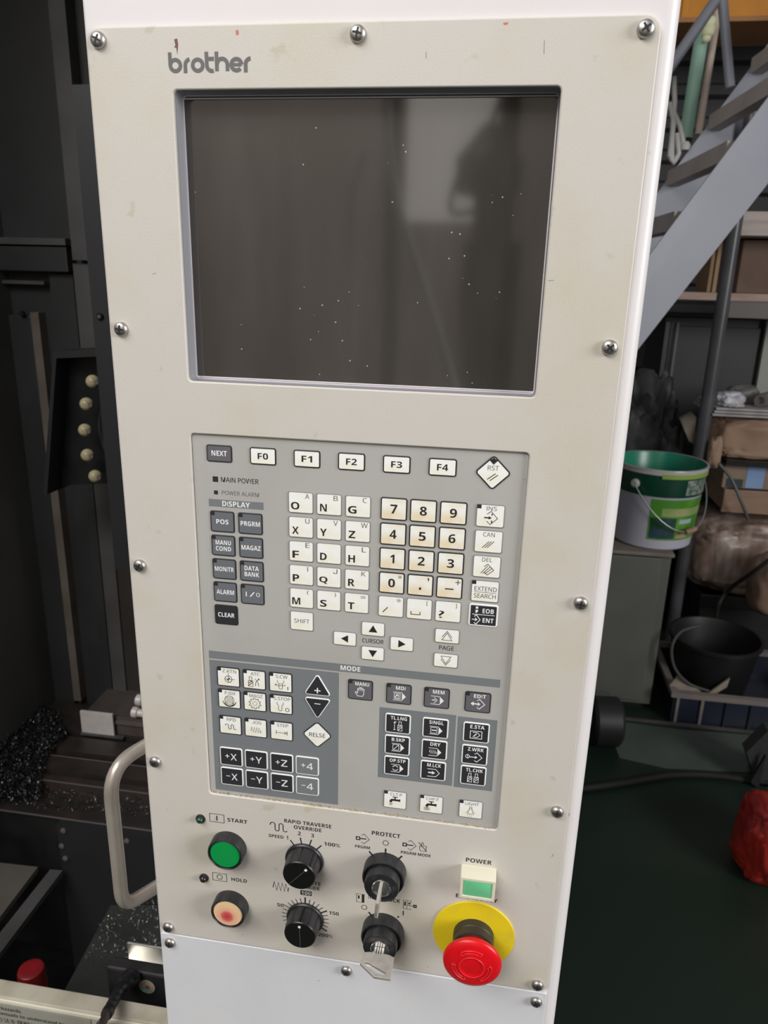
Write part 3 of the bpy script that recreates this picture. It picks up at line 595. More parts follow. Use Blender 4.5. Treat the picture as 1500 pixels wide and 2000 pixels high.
tap = lambda dx: [('f', [(-3.8, -2.4), (-3.8, -.8), (-2.6, .6), (3, .6), (3, -1), (-1.8, -1), (-2.2, -2.4)]), ('f', rect(0, 1.2, .9, 1.6)), ('f', rect(0, 2.2, 3.6, .7)), ('f', rect(3.3, -.2, .8, 2.2))] + [('s', [(-3.6 + k * .7 + dx, -2.8), (-3.8 + k * .7 + dx, -4.6)], .3) for k in range(3)]
for t, d, x, sy, tw in [('CLT.P', 'narrow tap', 175.3, tap(.2), 8.4), ('CHP.F', 'broad tap', 200.6, tap(0) + [('c', rect(-3, -3.9, 3.4, 1.8), .3)], 8.6), ('LIGHT', 'light bulb', 227.8, [('s', [(-.8, .8), (-1, -.6), (-2, -2.2), (-1.7, -3.4), (0, -4.2), (1.7, -3.4), (2, -2.2), (1, -.6), (.8, .8)], .35), ('c', rect(0, 1.4, 1.6, 1.2), .3)] + [('s', [(2.6 * math.cos(a), -2.4 + 2.9 * math.sin(a)), (3.3 * math.cos(a), -2.4 + 3.6 * math.sin(a))], .3) for a in (PI * 1.05, PI * 1.25, PI * 1.42, PI * 1.58, PI * 1.75, PI * 1.95)], 9.2)]:
    key('white key printed %s with %s' % (t, d), x, -465.4, 16.4, 14.6, white_key, GB, .65, [(t, .7, 4.5, tw, 2.4, 0, mid_ink)], sy, led=True)

# ================================================================== BUTTONS, KNOBS, SWITCHES
NY = (0, -1, 0)
def mm(prof): return [(r / 1000 if not callable(r) else r, d / 1000) for r, d in prof]
def push_button(x, z, label, cap_fn):
    t = thing('push_button', label, 'push button', P(x, z, 0), 'round push buttons')
    b = MB(); b.lathe(P(x, z, 0), NY, mm([(13.6, 0), (13.5, 7.6), (13.0, 9.0), (12.2, 9.4), (11.9, 9.0), (11.9, 6.0)]), 56, close=(True, True)); b.obj('bezel_ring', blackp, t, smooth=35)
    cap_fn(t, x, z)
def green(t, x, z):
    b = MB(); b.lathe(P(x, z, 0), NY, mm([(11.5, 6.0), (11.5, 8.0), (11.0, 8.7), (6, 8.8), (2, 8.8)]), 48); b.obj('button_cap', green_cap, t, smooth=35)
hold_m = mat('hold_cap', rgb(252, 222, 180), 0.3)
N_, L_, bs = nodes(hold_m); tc = N_.new('ShaderNodeTexCoord'); vd = N_.new('ShaderNodeVectorMath'); vd.operation = 'DISTANCE'; vd.inputs[1].default_value = (-.0006, 0, -.0026)
L_.new(tc.outputs['Object'], vd.inputs[0]); rp = N_.new('ShaderNodeValToRGB'); rp.color_ramp.interpolation = 'EASE'
rp.color_ramp.elements[0].color = rgb(190, 48, 58); rp.color_ramp.elements[1].color = rgb(234, 206, 158)
for p_, c_ in ((.26, rgb(208, 88, 88)), (.52, rgb(232, 180, 146)), (.8, rgb(238, 196, 156))): rp.color_ramp.elements.new(p_).color = c_
mu_ = N_.new('ShaderNodeMath'); mu_.operation = 'MULTIPLY'; mu_.inputs[1].default_value = 80; L_.new(vd.outputs['Value'], mu_.inputs[0]); L_.new(mu_.outputs[0], rp.inputs[0]); L_.new(rp.outputs[0], bs.inputs['Base Color'])
def cream(t, x, z):
    b = MB(); b.lathe(P(x, z, 0), NY, mm([(11.5, 6.0), (11.5, 8.0), (11.0, 8.7), (6, 8.8), (2, 8.8)]), 48)
    lab(b.obj('button_cap', hold_m, t, org=P(x, z, -8), smooth=35), 'faded cream cap with a red spot at its centre')
push_button(52.8, -523.8, 'round push button with green cap and black bezel under START', green)
push_button(52.8, -578.1, 'round push button with faded cream cap and red spot under HOLD', cream)
for z, nm_, col, lb in ((-501.9, 'green', (0.01, 0.05, 0.025, 1), 'small dark green indicator lamp beside the printed word START'), (-555.8, 'black', (0.02, 0.012, 0.012, 1), 'small blackish indicator lamp beside the printed word HOLD')):
    t = thing('indicator_lamp', lb, 'indicator lamp', P(32, z, 0))
    b = MB(); b.lathe(P(32, z, 0), NY, mm([(3.6, 0), (3.5, 1.4), (2.9, 1.7), (2.7, 1.2)]), 28); b.obj('holder_ring', blackp, t, smooth=40)
    b = MB(); b.lathe(P(32, z, 0), NY, mm([(2.6, 1), (2.55, 2.2), (2.2, 3.2), (1.5, 3.9), (.6, 4.2)]), 24); b.obj('lens', mat('lamp_lens_' + nm_, col, 0.12, coat=.5), t, smooth=60)

def rotary(x, z, ang, label):
    t = thing('rotary_knob', label, 'knob', P(x, z, 0), 'black fluted knobs')
    b = MB(); b.lathe(P(x, z, 0), NY, mm([(14.3, .2), (14.3, 1.6), (13.6, 2.4), (12, 2.6)]), 64); b.obj('skirt', blackp, t, smooth=35)
    def flute(r):
        def f(th):
            k = (th * 12 / (2 * PI)) % 1.0; return (r - (0.55 if k < .13 else 0.0)) / 1000
        return f
    b = MB(); b.lathe(P(x, z, 0), NY, [(flute(12.7), .0024), (flute(12.2), .012), (flute(11.9), .0155)], 96, phase=math.radians(ang) + .1); b.obj('grip', blackp, t, smooth=25)
    b = MB(); b.lathe(P(x, z, 0), NY, mm([(11.9, 15.5), (11.4, 16.1), (5, 16.15)]), 64); b.obj('face', gloss_black, t, smooth=35)
    c, s = math.cos(math.radians(ang)), math.sin(math.radians(ang))
    b = MB(); stroke(b, [(x - 10.5 * c, z - 10.5 * s), (x + 6.6 * c, z + 6.6 * s)], .22, -16.2); b.obj('pointer_line', grey_ink, t)
    b = MB(); b.lathe(P(x + 7.8 * c, z + 7.8 * s, 0), NY, mm([(1.25, 16), (1.25, 16.3)]), 4, phase=PI / 4 + math.radians(ang)); lab(b.obj('pointer_dot', white_ink, t), 'small square white dot')
    b = MB(); q = [P(x + r * c + e * s, z + r * s - e * c, y) for r, e, y in ((12.9, .7, -2.4), (12.9, -.7, -2.4), (12.2, -.7, -15), (12.2, .7, -15))]; b.prism(q, Vector((c, 0, s)) * .0003); b.obj('pointer_groove', gloss_black, t)
rotary(110.4, -526, 49, 'black fluted knob turned towards 100% below RAPID TRAVERSE OVERRIDE')
rotary(110.6, -580, 92, 'black fluted knob pointing up to the inverse 100 mark')

def key_switch(x, z, label, slot):
    t = thing('key_switch', label, 'key switch', P(x, z, 0), 'black key switches')
    b = MB(); b.lathe(P(x, z, 0), NY, mm([(15.4, 0), (15.3, 8), (14.9, 9.4), (14.2, 9.7), (13.4, 9.2), (13.2, 7)]), 64); b.obj('collar', blackp, t, smooth=35)
    b = MB(); b.lathe(P(x, z, 0), NY, mm([(12.6, 6), (12.4, 16), (12, 16.8), (11.6, 17), (7.4, 17), (7.3, 16)]), 64); b.obj('barrel', blackp, t, smooth=35)
    b = MB(); b.lathe(P(x, z, 0), NY, mm([(7.3, 15), (7.2, 17.4), (6.7, 17.7), (6.1, 17.2), (6, 16.2), (2, 16.2)]), 48); b.obj('lock_ring', chrome, t, smooth=35)
key_switch(170, -525.5, 'black key switch below the printed word PROTECT', 0)
key_switch(170, -580, 'black key switch below the printed word INTERLOCK', 0)
def flat_key(name, label, x, z, a, size):
    """blade along -y from the lock, bow plate; a: roll of the plate about the lock axis, degrees from vertical"""
    t = thing(name, label, 'key', P(x, z, -18)); ca, sa = math.cos(math.radians(a)), math.sin(math.radians(a))
    def Q(u, d, n_=0): return P(x + u * sa + n_ * ca, z + u * ca - n_ * sa, -16.5 - d)   # u across the plate, d out of the lock
    bw, bl = size
    b = MB(); out = [(-3.4, 0), (3.4, 0), (3.4, 6), (-3.4, 6)]
    b.prism([Q(u, d, -.9) for u, d in out], Q(0, 0, .9) - Q(0, 0, -.9))
    for u in (-1.7, 0, 1.7): b.prism([Q(u + e, d, 0) for e, d in ((-.3, .2), (.3, .2), (.3, 5.8), (-.3, 5.8))], (Q(0, 0, 1.05) - Q(0, 0, 0)), 1); b.prism([Q(u + e, d, -1.05) for e, d in ((-.3, .2), (.3, .2), (.3, 5.8), (-.3, 5.8))], (Q(0, 0, 0) - Q(0, 0, -1.05)), 1)
    b.obj('key_blade', [key_steel, steel_dk], t)
    # bow: plate with a slot
    cu = bpy.data.curves.new('bow', 'CURVE'); cu.dimensions = '2D'; cu.fill_mode = 'BOTH'; cu.extrude = .85; cu.bevel_depth = .15; cu.offset = -.15
    o_ = [(-bw * .30, 5), (bw * .32, 5), (bw * .5, 6.5), (bw * .5, bl), (0, bl), (-bw * .5, bl * .64), (-bw * .5, 6.5)]
    s_ = [(-bw * .36, bl * .57), (-bw * .27, bl * .56), (bw * .30, bl * .80), (bw * .34, bl * .86), (bw * .28, bl * .90), (bw * .05, bl * .88), (-bw * .34, bl * .65)]
    for pl in (o_, s_):
        sp = cu.splines.new('POLY'); sp.points.add(len(pl) - 1); sp.use_cyclic_u = True
        for p_, q_ in zip(sp.points, pl): p_.co = (q_[0], q_[1], 0, 1)
    ob = bpy.data.objects.new('bow', cu); me = bpy.data.meshes.new_from_object(ob)
    b = MB(); b.add([Q(v.co.x, v.co.y, v.co.z) for v in me.vertices], [list(p_.vertices) for p_ in me.polygons]); b.obj('key_bow', key_steel, t, smooth=40)
    bpy.data.objects.remove(ob); bpy.data.curves.remove(cu); bpy.data.meshes.remove(me)
flat_key('lock_key', 'steel key seen edge-on in the switch below PROTECT', 170, -525.5, 4, (22, 25))
flat_key('lock_key', 'steel key with slotted bow lying flat to view in the INTERLOCK switch', 170, -580, 90, (23, 24))

# power button: square cream body with green lens
t = thing('power_button', 'square cream push button with green lens below the printed word POWER', 'push button', P(236.3, -520, 0))
b = MB(); rings(b, [(rpoly(rect(236.3, -519.8, 24.6, 17.8), .8), 0), (rpoly(rect(236.3, -519.8, 24.2, 17.6), .8), -11.5), (rpoly(rect(236.3, -519.8, 23.6, 17), .8), -12.2), (rpoly(rect(236.3, -519.8, 20.4, 13.6), .6), -12.2), (rpoly(rect(236.3, -519.8, 20.0, 13.2), .6), -11.2)], [0, 0, 0, 0, 0]); b.obj('button_body', cream_m, t, smooth=35)
b = MB(); rings(b, [(rpoly(rect(236.3, -519.8, 19.4, 12.8), .6), -10.6), (rpoly(rect(236.3, -519.8, 19.2, 12.6), .6), -11.6), (rpoly(rect(236.3, -519.8, 18.4, 11.8), .6), -11.8)], [0, 0, 0]); b.obj('green_lens', green_lens, t, smooth=35)

# emergency stop
EX, EZ = 236.2, -571.2
t = thing('emergency_stop_button', 'red mushroom emergency stop button on a round yellow disc', 'emergency button', P(EX, EZ, 0))
b = MB(); b.lathe(P(EX, EZ, 0), NY, mm([(29.4, 0), (29.4, .9), (29.1, 1.2), (12, 1.2)]), 80); lab(b.obj('warning_disc', yellow_m, t, smooth=35), 'yellow disc under the red button')
b = MB(); b.lathe(P(EX, EZ, 0), NY, mm([(14.6, 1), (14.5, 6.6), (14.2, 7), (14.2, 7.6), (14.5, 8), (14.4, 13), (13.4, 13.6), (10, 13.6)]), 64); b.obj('collar', worn('estop_collar', rgb(46, 43, 40), rgb(60, 56, 52), 120, .5, .8, .45), t, smooth=35)
def knurl(r):
    return lambda th: (r + (.25 if int(th * 120 / (2 * PI)) % 2 else 0)) / 1000
b = MB(); b.lathe(P(EX, EZ, 0), NY, [(knurl(12.2), .013), (knurl(12.9), .0165), (knurl(14.8), .0196)], 240); lab(b.obj('knurled_neck', red_dark, t), 'darker red knurled neck')
b = MB(); b.lathe(P(EX, EZ, 0), NY, mm([(14, 19.4), (18, 20.6), (20, 22.2), (20.4, 23.6), (20.2, 24.8), (19.2, 25.9), (16.5, 26.9), (13, 27.5), (9.2, 27.9), (8.8, 28.0), (8.2, 27.6), (6, 27.9), (2, 28.1)]), 72); b.obj('mushroom_head', red_paint, t, smooth=50)
b = MB()
def dome(r): return -27.55 + (r - 12.6) * .16 - .32
def rib(pts, wd):
    pts = [Vector(p_) for p_ in pts]
    b.tube([P(EX + p_.x, EZ + p_.y, dome(p_.length)) for p_ in pts], wd / 1000, 6)
for a0 in (60, 180, 300):
    rib(arc(0, 0, 13.6, a0, a0 + 66, 12), .32); rib(arc(0, 0, 11.6, a0 + 8, a0 + 58, 10), .25)
    e_ = math.radians(a0); rib([(13.6 * math.cos(e_), 13.6 * math.sin(e_)), (11.2 * math.cos(e_ + .05), 11.2 * math.sin(e_ + .05))], .3)
    e_ = math.radians(a0 + 66); rib([(13.6 * math.cos(e_), 13.6 * math.sin(e_)), (12.5 * math.cos(e_ + .12), 12.5 * math.sin(e_ + .12)), (10.8 * math.cos(e_ - .04), 10.8 * math.sin(e_ - .04))], .3)
rib(arc(0, 0, 8.6, 0, 360, 36), .34)
lab(b.obj('turn_arrows', red_edge, t, smooth=60), 'raised turn arrows and ring on the red head')

# ================================================================== MACHINE INTERIOR (left)
def on_z(px, py, z):
    """the point at height z seen at a pixel of the photograph"""
    d = RM @ Vector(((px - 750) / FPX, -(py - 1000) / FPX, -1.0)); return CAM + d * ((z - CAM.z) / d.z)
def abox(mb, pa, pb, Y, depth, mi=0):
    """axis-aligned box whose front face, at depth Y, spans two seen corners"""
    a = at(pa[0], pa[1], Y); c = at(pb[0], pb[1], Y); mb.box((a.x, Y, a.z), (c.x, Y + depth, c.z), mi)
dk = worn('enclosure_grey', (0.050, 0.051, 0.053, 1), (0.032, 0.032, 0.033, 1), 5, .4, .75, .42, 0.04, 150)
dk_brown = worn('enclosure_brown', (0.060, 0.050, 0.046, 1), (0.040, 0.034, 0.032, 1), 7, .4, .75, .5)
dk_lite = worn('enclosure_edge', (0.11, 0.108, 0.108, 1), (0.07, 0.068, 0.066, 1), 12, .4, .8, .45)
strip_m = worn('bare_edge_strip', (0.22, 0.19, 0.165, 1), (0.12, 0.09, 0.065, 1), 9, .4, .75, .5)
vblack = worn('oily_black', (0.010, 0.010, 0.011, 1), (0.022, 0.022, 0.023, 1), 20, .4, .8, .35)
cover_m = mat('cover_black', (0.026, 0.027, 0.031, 1), .4)
steel_oily = worn('table_iron', (0.032, 0.029, 0.027, 1), (0.060, 0.042, 0.036, 1), 30, .4, .7, .4)
edge_iron = mat('worn_iron_edge', (0.16, 0.135, 0.13, 1), .4)
alu = worn('machined_aluminium', (0.92, 0.88, 0.84, 1), (0.84, 0.80, 0.76, 1), 60, .4, .7, .35, metal=.15)
sill_m = worn('sill_paint', rgb(190, 184, 168), rgb(160, 150, 130), 28, .45, .75, .5, specks=(160, .72, rgb(90, 80, 70)))

enc = thing('machine_enclosure', 'dark grey interior of the milling machine behind the open front, left of the panel', 'machine', (-0.25, 0.5, 0.3))
YB = 0.87
b = MB(); b.box((-.70, .14, .25), (-.67, YB, 2.3)); b.obj('side_panel', worn('side_grey', (.125, .127, .118, 1), (.09, .09, .085, 1), 5, .4, .75, .42), enc)
b = MB(); b.box((-.70, YB, .25), (.29, YB + .02, 2.3)); b.obj('back_panel', dk, enc)
b = MB(); b.box((-.70, .185, 2.25), (.29, YB + .02, 2.3)); b.obj('unseen_roof', dk, enc)  # out of view; added to keep world light out of the interior
b = MB(); b.box((.27, .19, .25), (.29, YB, 2.3)); b.obj('side_panel', dk, enc)
b = MB(); b.box((-.70, .06, .25), (.29, YB, .28)); b.obj('drip_tray', vblack, enc)
b = MB(); abox(b, (-60, 478), (133, 532), .84, .03); b.obj('ledge', dk, enc, bevel=.002)
b = MB(); abox(b, (-60, 462), (128, 479), .835, .035); b.obj('ledge_lip', dk_lite, enc)
b = MB(); a0 = at(112, 150, .84); a1 = at(166, 512, .84); b.box((at(139, 480, .84).x, .84, at(150, 508, .84).z), (at(169, 480, .84).x, YB, 2.25)); b.obj('corner_strip', dk_lite, enc)
b = MB(); b.box((at(146, 560, .85).x, .85, .25), (at(176, 560, .85).x, YB, at(150, 515, .85).z)); b.obj('corner_strip', dk_lite, enc)
b = MB(); b.box((at(98, 560, .855).x, .855, .6), (at(144, 560, .855).x, YB, at(120, 535, .855).z)); b.obj('back_rib', dk, enc)
b = MB(); abox(b, (-60, 545), (86, 556), .85, .02); b.obj('panel_frame', dk_lite, enc)
b = MB(); b.box((at(-60, 600, .856).x, .856, .62), (at(60, 620, .856).x, YB, at(40, 616, .856).z)); b.obj('access_panel', dk, enc, bevel=.002)
xs0 = at(60, 612, .85).x; xs1 = at(76, 612, .85).x
b = MB(); b.box((xs0, .848, on_z(150, 1345, .66).z + .005), (xs1, YB, at(68, 610, .85).z)); lab(b.obj('edge_strip', strip_m, enc), 'bare worn pale edge strip')
b = MB(); b.box((at(168, 1000, .855).x, .855, .60), (.27, YB, at(200, 960, .855).z)); b.obj('splash_panel', dk_brown, enc)
b = MB(); b.box((at(168, 1000, .85).x, .85, .60), (at(186, 1000, .85).x, YB, at(200, 960, .85).z)); b.obj('splash_panel_flange', dk, enc)
for px, py, Y in ((45, 613, .852), (196, 618, .60)):
    b = MB(); b.lathe(at(px, py, Y), NY, [(.0055, 0), (.0055, .002), (.004, .004)], 16); o = b.obj('panel_screw', vblack, enc, smooth=40)
    b = MB(); b.lathe(at(px, py, Y), NY, [(.0020, .003), (.0018, .0045)], 10); b.obj('bright_socket', chrome, o)
b = MB(); b.box((at(143, 200, .60).x, .60, at(190, 742, .60).z - .3), (at(260, 200, .60).x, .63, at(150, 165, .60).z)); b.obj('telescopic_cover', cover_m, enc)
# front sill with the printed warning plate
b = MB(); b.box((-.75, .0605, .66), (-.02, .0785, .86)); b.obj('front_sill', sill_m, enc, bevel=.0012)
b = MB(); b.box((-.75, .0585, .8545), (-.02, .0606, .8575)); lab(b.obj('sill_lip', mat('sill_lip', rgb(226, 222, 205), .4), enc), 'pale worn lip along the front edge of the sill')
sg = MB(); pa = at(-40, 1962, .0595); pb = at(190, 2100, .0595); sg.box((pa.x, .0592, pb.z), (pb.x, .0606, .8515)); sign = sg.obj('warning_label', mat('label_film', rgb(160, 159, 148), .35), enc)
def sillprint(s, px, py, px1, h, bold=.02):
    a = at(px, py, .059); c = at(px1, py, .059); mb = MB(); vs, fs = glyphs(s, bold)
    mb.add([(a.x + (u + .5) * (c.x - a.x), .0590, a.z + v * h) for u, v in vs], fs); mb.obj('lettering', mat('label_green_ink', rgb(58, 66, 56), .6), sign)
sillprint('hazards.', 2, 1969, 41, .0042, .022); sillprint('manuals to understand hazards', -8, 1977, 152, .0042, .023); sillprint('\u65b9\u6cd5\u3092\u7406\u89e3\u3057', -6, 1990, 68, .0062, .004)

# tool magazine
mz = thing('tool_magazine', 'black tool magazine with cream roller balls around its drum, left of the screen panel', 'tool magazine', at(180, 960, .66))
b = MB(); Y0 = .70
q = [at(108, 690, Y0), at(320, 680, Y0), at(320, 940, Y0), at(140, 947, Y0), at(84, 968, Y0)]
b.prism(q, (0, .004, 0)); b.obj('guard_plate', vblack, mz)
b = MB(); b.prism([at(104, 686, .66), at(320, 676, .66), at(320, 690, .66), at(110, 700, .66)], (0, .045, 0)); b.obj('guard_top', cover_m, mz)
b = MB(); b.prism([at(104, 686, .66), at(110, 700, .66), at(92, 966, .66), at(84, 970, .66)], (0, .045, 0)); b.obj('guard_side', cover_m, mz)
dc = at(262, 848, .64); rd = (at(262, 848, .64) - at(176, 848, .64)).length
b = MB(); b.lathe(dc, (-.25, -1, 0), [(rd * .98, -.05), (rd, -.045), (rd, -.006), (rd * .97, 0), (rd * .9, .002), (rd * .86, -.003), (rd * .4, -.003)], 64); b.obj('drum', cover_m, mz, smooth=35)
ball = worn('cream_roller', rgb(196, 186, 150), rgb(150, 138, 105), 80, .4, .7, .3)
for i, (px, py) in enumerate(((181, 745), (169, 789), (166, 840), (171, 889), (186, 930))):
    b = MB(); c = at(px, py, .665); r = .0105
    b.lathe(c, (-1, -.2, 0), [(r * math.sin(PI * k / 10) + 1e-5, -r * math.cos(PI * k / 10)) for k in range(11)], 20, close=(False, False)); o = b.obj('roller_ball', ball, mz, smooth=60)
    b = MB(); b.lathe(c + Vector((.0088, -.0042, 0)), (.4, -1, 0), [(.004, 0), (.0035, .004)], 12); b.obj('roller_pin', edge_iron, o)

# work table with T-slots
tb = thing('work_table', 'dark slotted machine table strewn with metal chips, below the tool magazine', 'machine table', (-.3, .7, .3))
prof = [(.533, .50), (.533, .645), (.538, .645), (.600, .640), (.603, .66), (.619, .66), (.619, .640), (.633, .640), (.633, .66), (.672, .66), (.672, .640), (.690, .640), (.690, .66), (.735, .66), (.735, .640), (.752, .640), (.752, .66), (.845, .66), (.845, .50)]
b = MB(); xa, xb = -.665, .262
b.prism([(xa, y, z) for y, z in prof], (xb - xa, 0, 0)); b.obj('table_top', steel_oily, tb)
b = MB()
for y, z in ((.5325, .6462), (.6025, .6608), (.672, .6608)):
    q = MB(); q.box((xa if y < .6 else -.58, y - .0012, z - .0015), (xb, y + .0012, z)); lab(q.obj('slot_edge', edge_iron, tb), 'worn lighter edge of a slot')
b = MB(); a_ = at(113, 1606, .525); b.box((a_.x, .520, .30), (.262, .533, a_.z)); ap = b.obj('apron_plate', cover_m, tb)
for px, py in ((124, 1622), (248, 1642), (121, 1652), (128, 1676)):
    b = MB(); b.lathe(at(px, py, .52), NY, [(.005, 0), (.005, .002), (.003, .003)], 12); b.obj('apron_screw', edge_iron, ap, smooth=40)
b = MB(); b.box((xa, .5285, .36), (xb, .533, .6425)); b.obj('front_face', vblack, tb)
b = MB(); b.box((-.665, .56, .28), (.262, .80, .50)); b.obj('table_base', vblack, tb)
# fixture on the table
zt = .66
fx = thing('fixture_plate', 'dark clamping plate on the machine table behind the bright aluminium block', 'fixture', (-.35, .78, zt))
p0 = on_z(164, 1393, .70); p1 = on_z(223, 1331, .70)
b = MB(); b.prism([(p0.x, p0.y, zt), (.2, p0.y, zt), (.2, p1.y + .02, zt), (p1.x, p1.y + .02, zt)], (0, 0, .04)); b.obj('plate', worn('fixture_iron', (.125, .108, .10, 1), (.085, .072, .066, 1), 18, .4, .7, .4), fx, bevel=.001)
b = MB(); e0 = on_z(222, 1409, .698); b.box((e0.x, p0.y - .006, .688), (.2, p0.y, .6945)); b.obj('clamp_rail', edge_iron, fx)
for px, py in ((258, 1390), (266, 1366)):
    c = at(px, py, .76); b = MB(); b.lathe(c, (1, 0, -.05), [(.008, 0), (.011, .002), (.011, .012), (.008, .014), (.008, .07)], 18); b.obj('bolt', alu, fx, smooth=40)
bl = thing('aluminium_block', 'bright machined aluminium block at the edge of the clamping plate on the table', 'workpiece', on_z(190, 1430, zt))
c0 = at(160, 1430, p0.y - .012); c1 = at(219, 1396, p0.y - .012)
b = MB(); b.box((c0.x, p0.y - .012, c0.z), (c1.x, p0.y - .0065, c1.z)); b.obj('bright_face', alu, bl, bevel=.0008)
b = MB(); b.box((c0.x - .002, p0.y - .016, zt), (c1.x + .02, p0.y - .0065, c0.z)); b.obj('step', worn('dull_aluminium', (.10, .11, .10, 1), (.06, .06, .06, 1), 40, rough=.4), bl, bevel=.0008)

# swarf: uncountable chips, one object
chip_a = worn('dark_swarf', (.24, .24, .25, 1), (.014, .014, .015, 1), 170, .34, .50, .3, metal=.5)  # random pale tones put the heap's glints into the chip colour
chip_b = worn('bright_swarf', (.75, .75, .74, 1), (.16, .16, .155, 1), 170, .40, .62, .3, metal=.3)
def inside(p, poly):
    c = False; n = len(poly)
    for i in range(n):
        a, d = poly[i], poly[i - 1]
        if (a[1] > p[1]) != (d[1] > p[1]) and p[0] < (d[0] - a[0]) * (p[1] - a[1]) / (d[1] - a[1]) + a[0]: c = not c
    return c
def chips(name, label, zones, seed, cm):
    rnd = random.Random(seed); mb = MB()
    for poly, n, z, h, sz in zones:
        xs = [p[0] for p in poly]; ys = [p[1] for p in poly]; k = 0
        while k < n:
            p = (rnd.uniform(min(xs), max(xs)), rnd.uniform(min(ys), max(ys)))
            if not inside(p, poly): continue
            k += 1; c = on_z(p[0], p[1], z) + Vector((0, 0, rnd.random() ** 2 * h + .001)); r = rnd.uniform(.4, 1) * sz
            M = Euler((rnd.uniform(0, 6), rnd.uniform(0, 6), rnd.uniform(0, 6))).to_matrix()
            mb.add([c + M @ Vector(v) * r for v in ((-1, -.25, .2), (0, -.3, -.1), (1, -.2, .25), (1, .2, .25), (0, .3, -.1), (-1, .25, .2))], [(0, 1, 4, 5), (1, 2, 3, 4)])
    o = mb.obj(name, cm, org=None); tag(o, label, 'metal chips', kind='stuff')
chips('swarf', 'heap of dark glinting metal chips spread over the machine table', [
    ([(-40, 1470), (35, 1430), (85, 1385), (118, 1400), (132, 1440), (95, 1480), (80, 1525), (78, 1560), (-40, 1565)], 7500, .661, .014, .0034),
    ([(78, 1540), (200, 1552), (330, 1562), (330, 1600), (-40, 1572)], 300, .646, .004, .0030)], 3, chip_a)
chips('swarf', 'scattered bright metal chips along the front channel of the machine table', [([(60, 1535), (200, 1552), (330, 1562), (330, 1600), (-40, 1572), (-40, 1545)], 170, .647, .004, .0026), ([(-40, 1475), (110, 1400), (85, 1560), (-40, 1565)], 110, .672, .006, .0026)], 8, chip_b)
tr = thing('chip_tray', 'dark sloping tray sprinkled with chips, under the bent grab handle', 'tray', on_z(230, 1850, .60))
b = MB(); q = [on_z(216, 1768, .62), on_z(420, 1768, .62), on_z(420, 1960, .66), on_z(112, 1960, .66)]; b.prism(q, (0, 0, -.012)); b.obj('tray_sheet', worn('tray_grey', (.055, .057, .052, 1), (.03, .03, .03, 1), 20, rough=.45), tr)
chips('swarf', 'sparse glinting metal chips sprinkled on the dark sloping tray', [([(205, 1790), (318, 1720), (318, 1850), (250, 1880), (205, 1915), (145, 1920)], 330, .645, .003, .0024)], 5, chip_b)
wc = thing('way_cover', 'drab sheet cover sloping down at the lower left inside the machine', 'cover', on_z(30, 1760, .42))
b = MB(); q = [on_z(-60, 1678, .57), on_z(74, 1693, .57), on_z(-60, 1870, .57)]; b.prism(q, (0, 0, -.01)); b.obj('cover_sheet', worn('drab_sheet', (.15, .135, .115, 1), (.11, .10, .085, 1), 12, rough=.5), wc)
b = MB(); q = [on_z(98, 1698, .56), on_z(122, 1700, .56), on_z(-20, 1888, .56), on_z(-40, 1872, .56)]; b.prism(q, (0, 0, -.01)); b.obj('cover_rail', dk_lite, wc)

# red cap, power supply box, cord
redm = worn('red_cap', (.26, .010, .014, 1), (.18, .006, .01, 1), 40, rough=.4)
c = at(60, 1893, .14); b = MB(); b.lathe((c.x, c.y, c.z), (0, 0, 1), [(.0145, -.14), (.0145, -.004), (.0135, .0), (.012, .001), (.004, .001)], 40)
t = thing('bottle_cap', 'red round cap standing behind the pale front sill', 'cap', (c.x, c.y, c.z - .14)); b.obj('cap', redm, t, smooth=35)
sp_ = thing('power_supply', 'black power supply box with a round sticker behind the sill', 'power supply', at(270, 1960, .15))
b = MB(); a_ = at(206, 1893, .125); zt2 = at(206, 1889, .125).z; b.box((a_.x, .125, zt2 - .11), (.02, .140, zt2)); b.obj('box', worn('supply_black', (.022, .021, .023, 1), (.04, .038, .038, 1), 50, rough=.42), sp_, bevel=.0025)
st = at(287, 1927, .1246); rs = (at(287, 1927, .1246) - at(302, 1927, .1246)).length
b = MB(); b.lathe(st, NY, [(rs, 0), (rs, .0003)], 32); ssk = b.obj('round_sticker', worn('iridescent_sticker', rgb(214, 196, 172), rgb(120, 190, 165), 60, .45, .6, .25), sp_)
b = MB()
for k in range(14):
    a = 2 * PI * k / 14; b.lathe(st + Vector((math.cos(a) * rs * .78, -.0003, math.sin(a) * rs * .78)), NY, [(rs * .07, 0), (rs * .07, .0001)], 6)
b.lathe(st + Vector((.1 * rs, -.0003, -.05 * rs)), NY, [(rs * .3, 0), (rs * .3, .0001)], 5)
o = b.obj('sticker_print', mat('sticker_red', rgb(200, 95, 85), .5), ssk); o['kind'] = 'stuff'
br = thing('metal_bracket', 'shiny bent steel bracket standing behind the black power supply box', 'bracket', at(280, 1895, .20))
b = MB(); a_ = at(251, 1880, .175); c_ = at(330, 1855, .175); b.box((a_.x, .175, a_.z), (-.068, .178, c_.z)); b.obj('upright', mat('bracket_steel', (.75, .72, .66, 1), .3, .8), br, bevel=.001)
b = MB(); b.box((a_.x - .004, .150, a_.z - .006), (-.068, .178, a_.z)); b.box((a_.x - .004, .150, a_.z - .16), (a_.x, .178, a_.z - .006)); b.obj('foot', mat('bracket_steel', (.75, .72, .66, 1), .3, .8), br)
cdn = thing('supply_lead', 'black power cord with ribbed strain relief plugged into the supply box', 'lead', at(200, 1998, .05))
q0, q1, q2 = at(262, 1908, .12), at(232, 1935, .085), at(208, 1982, .045)
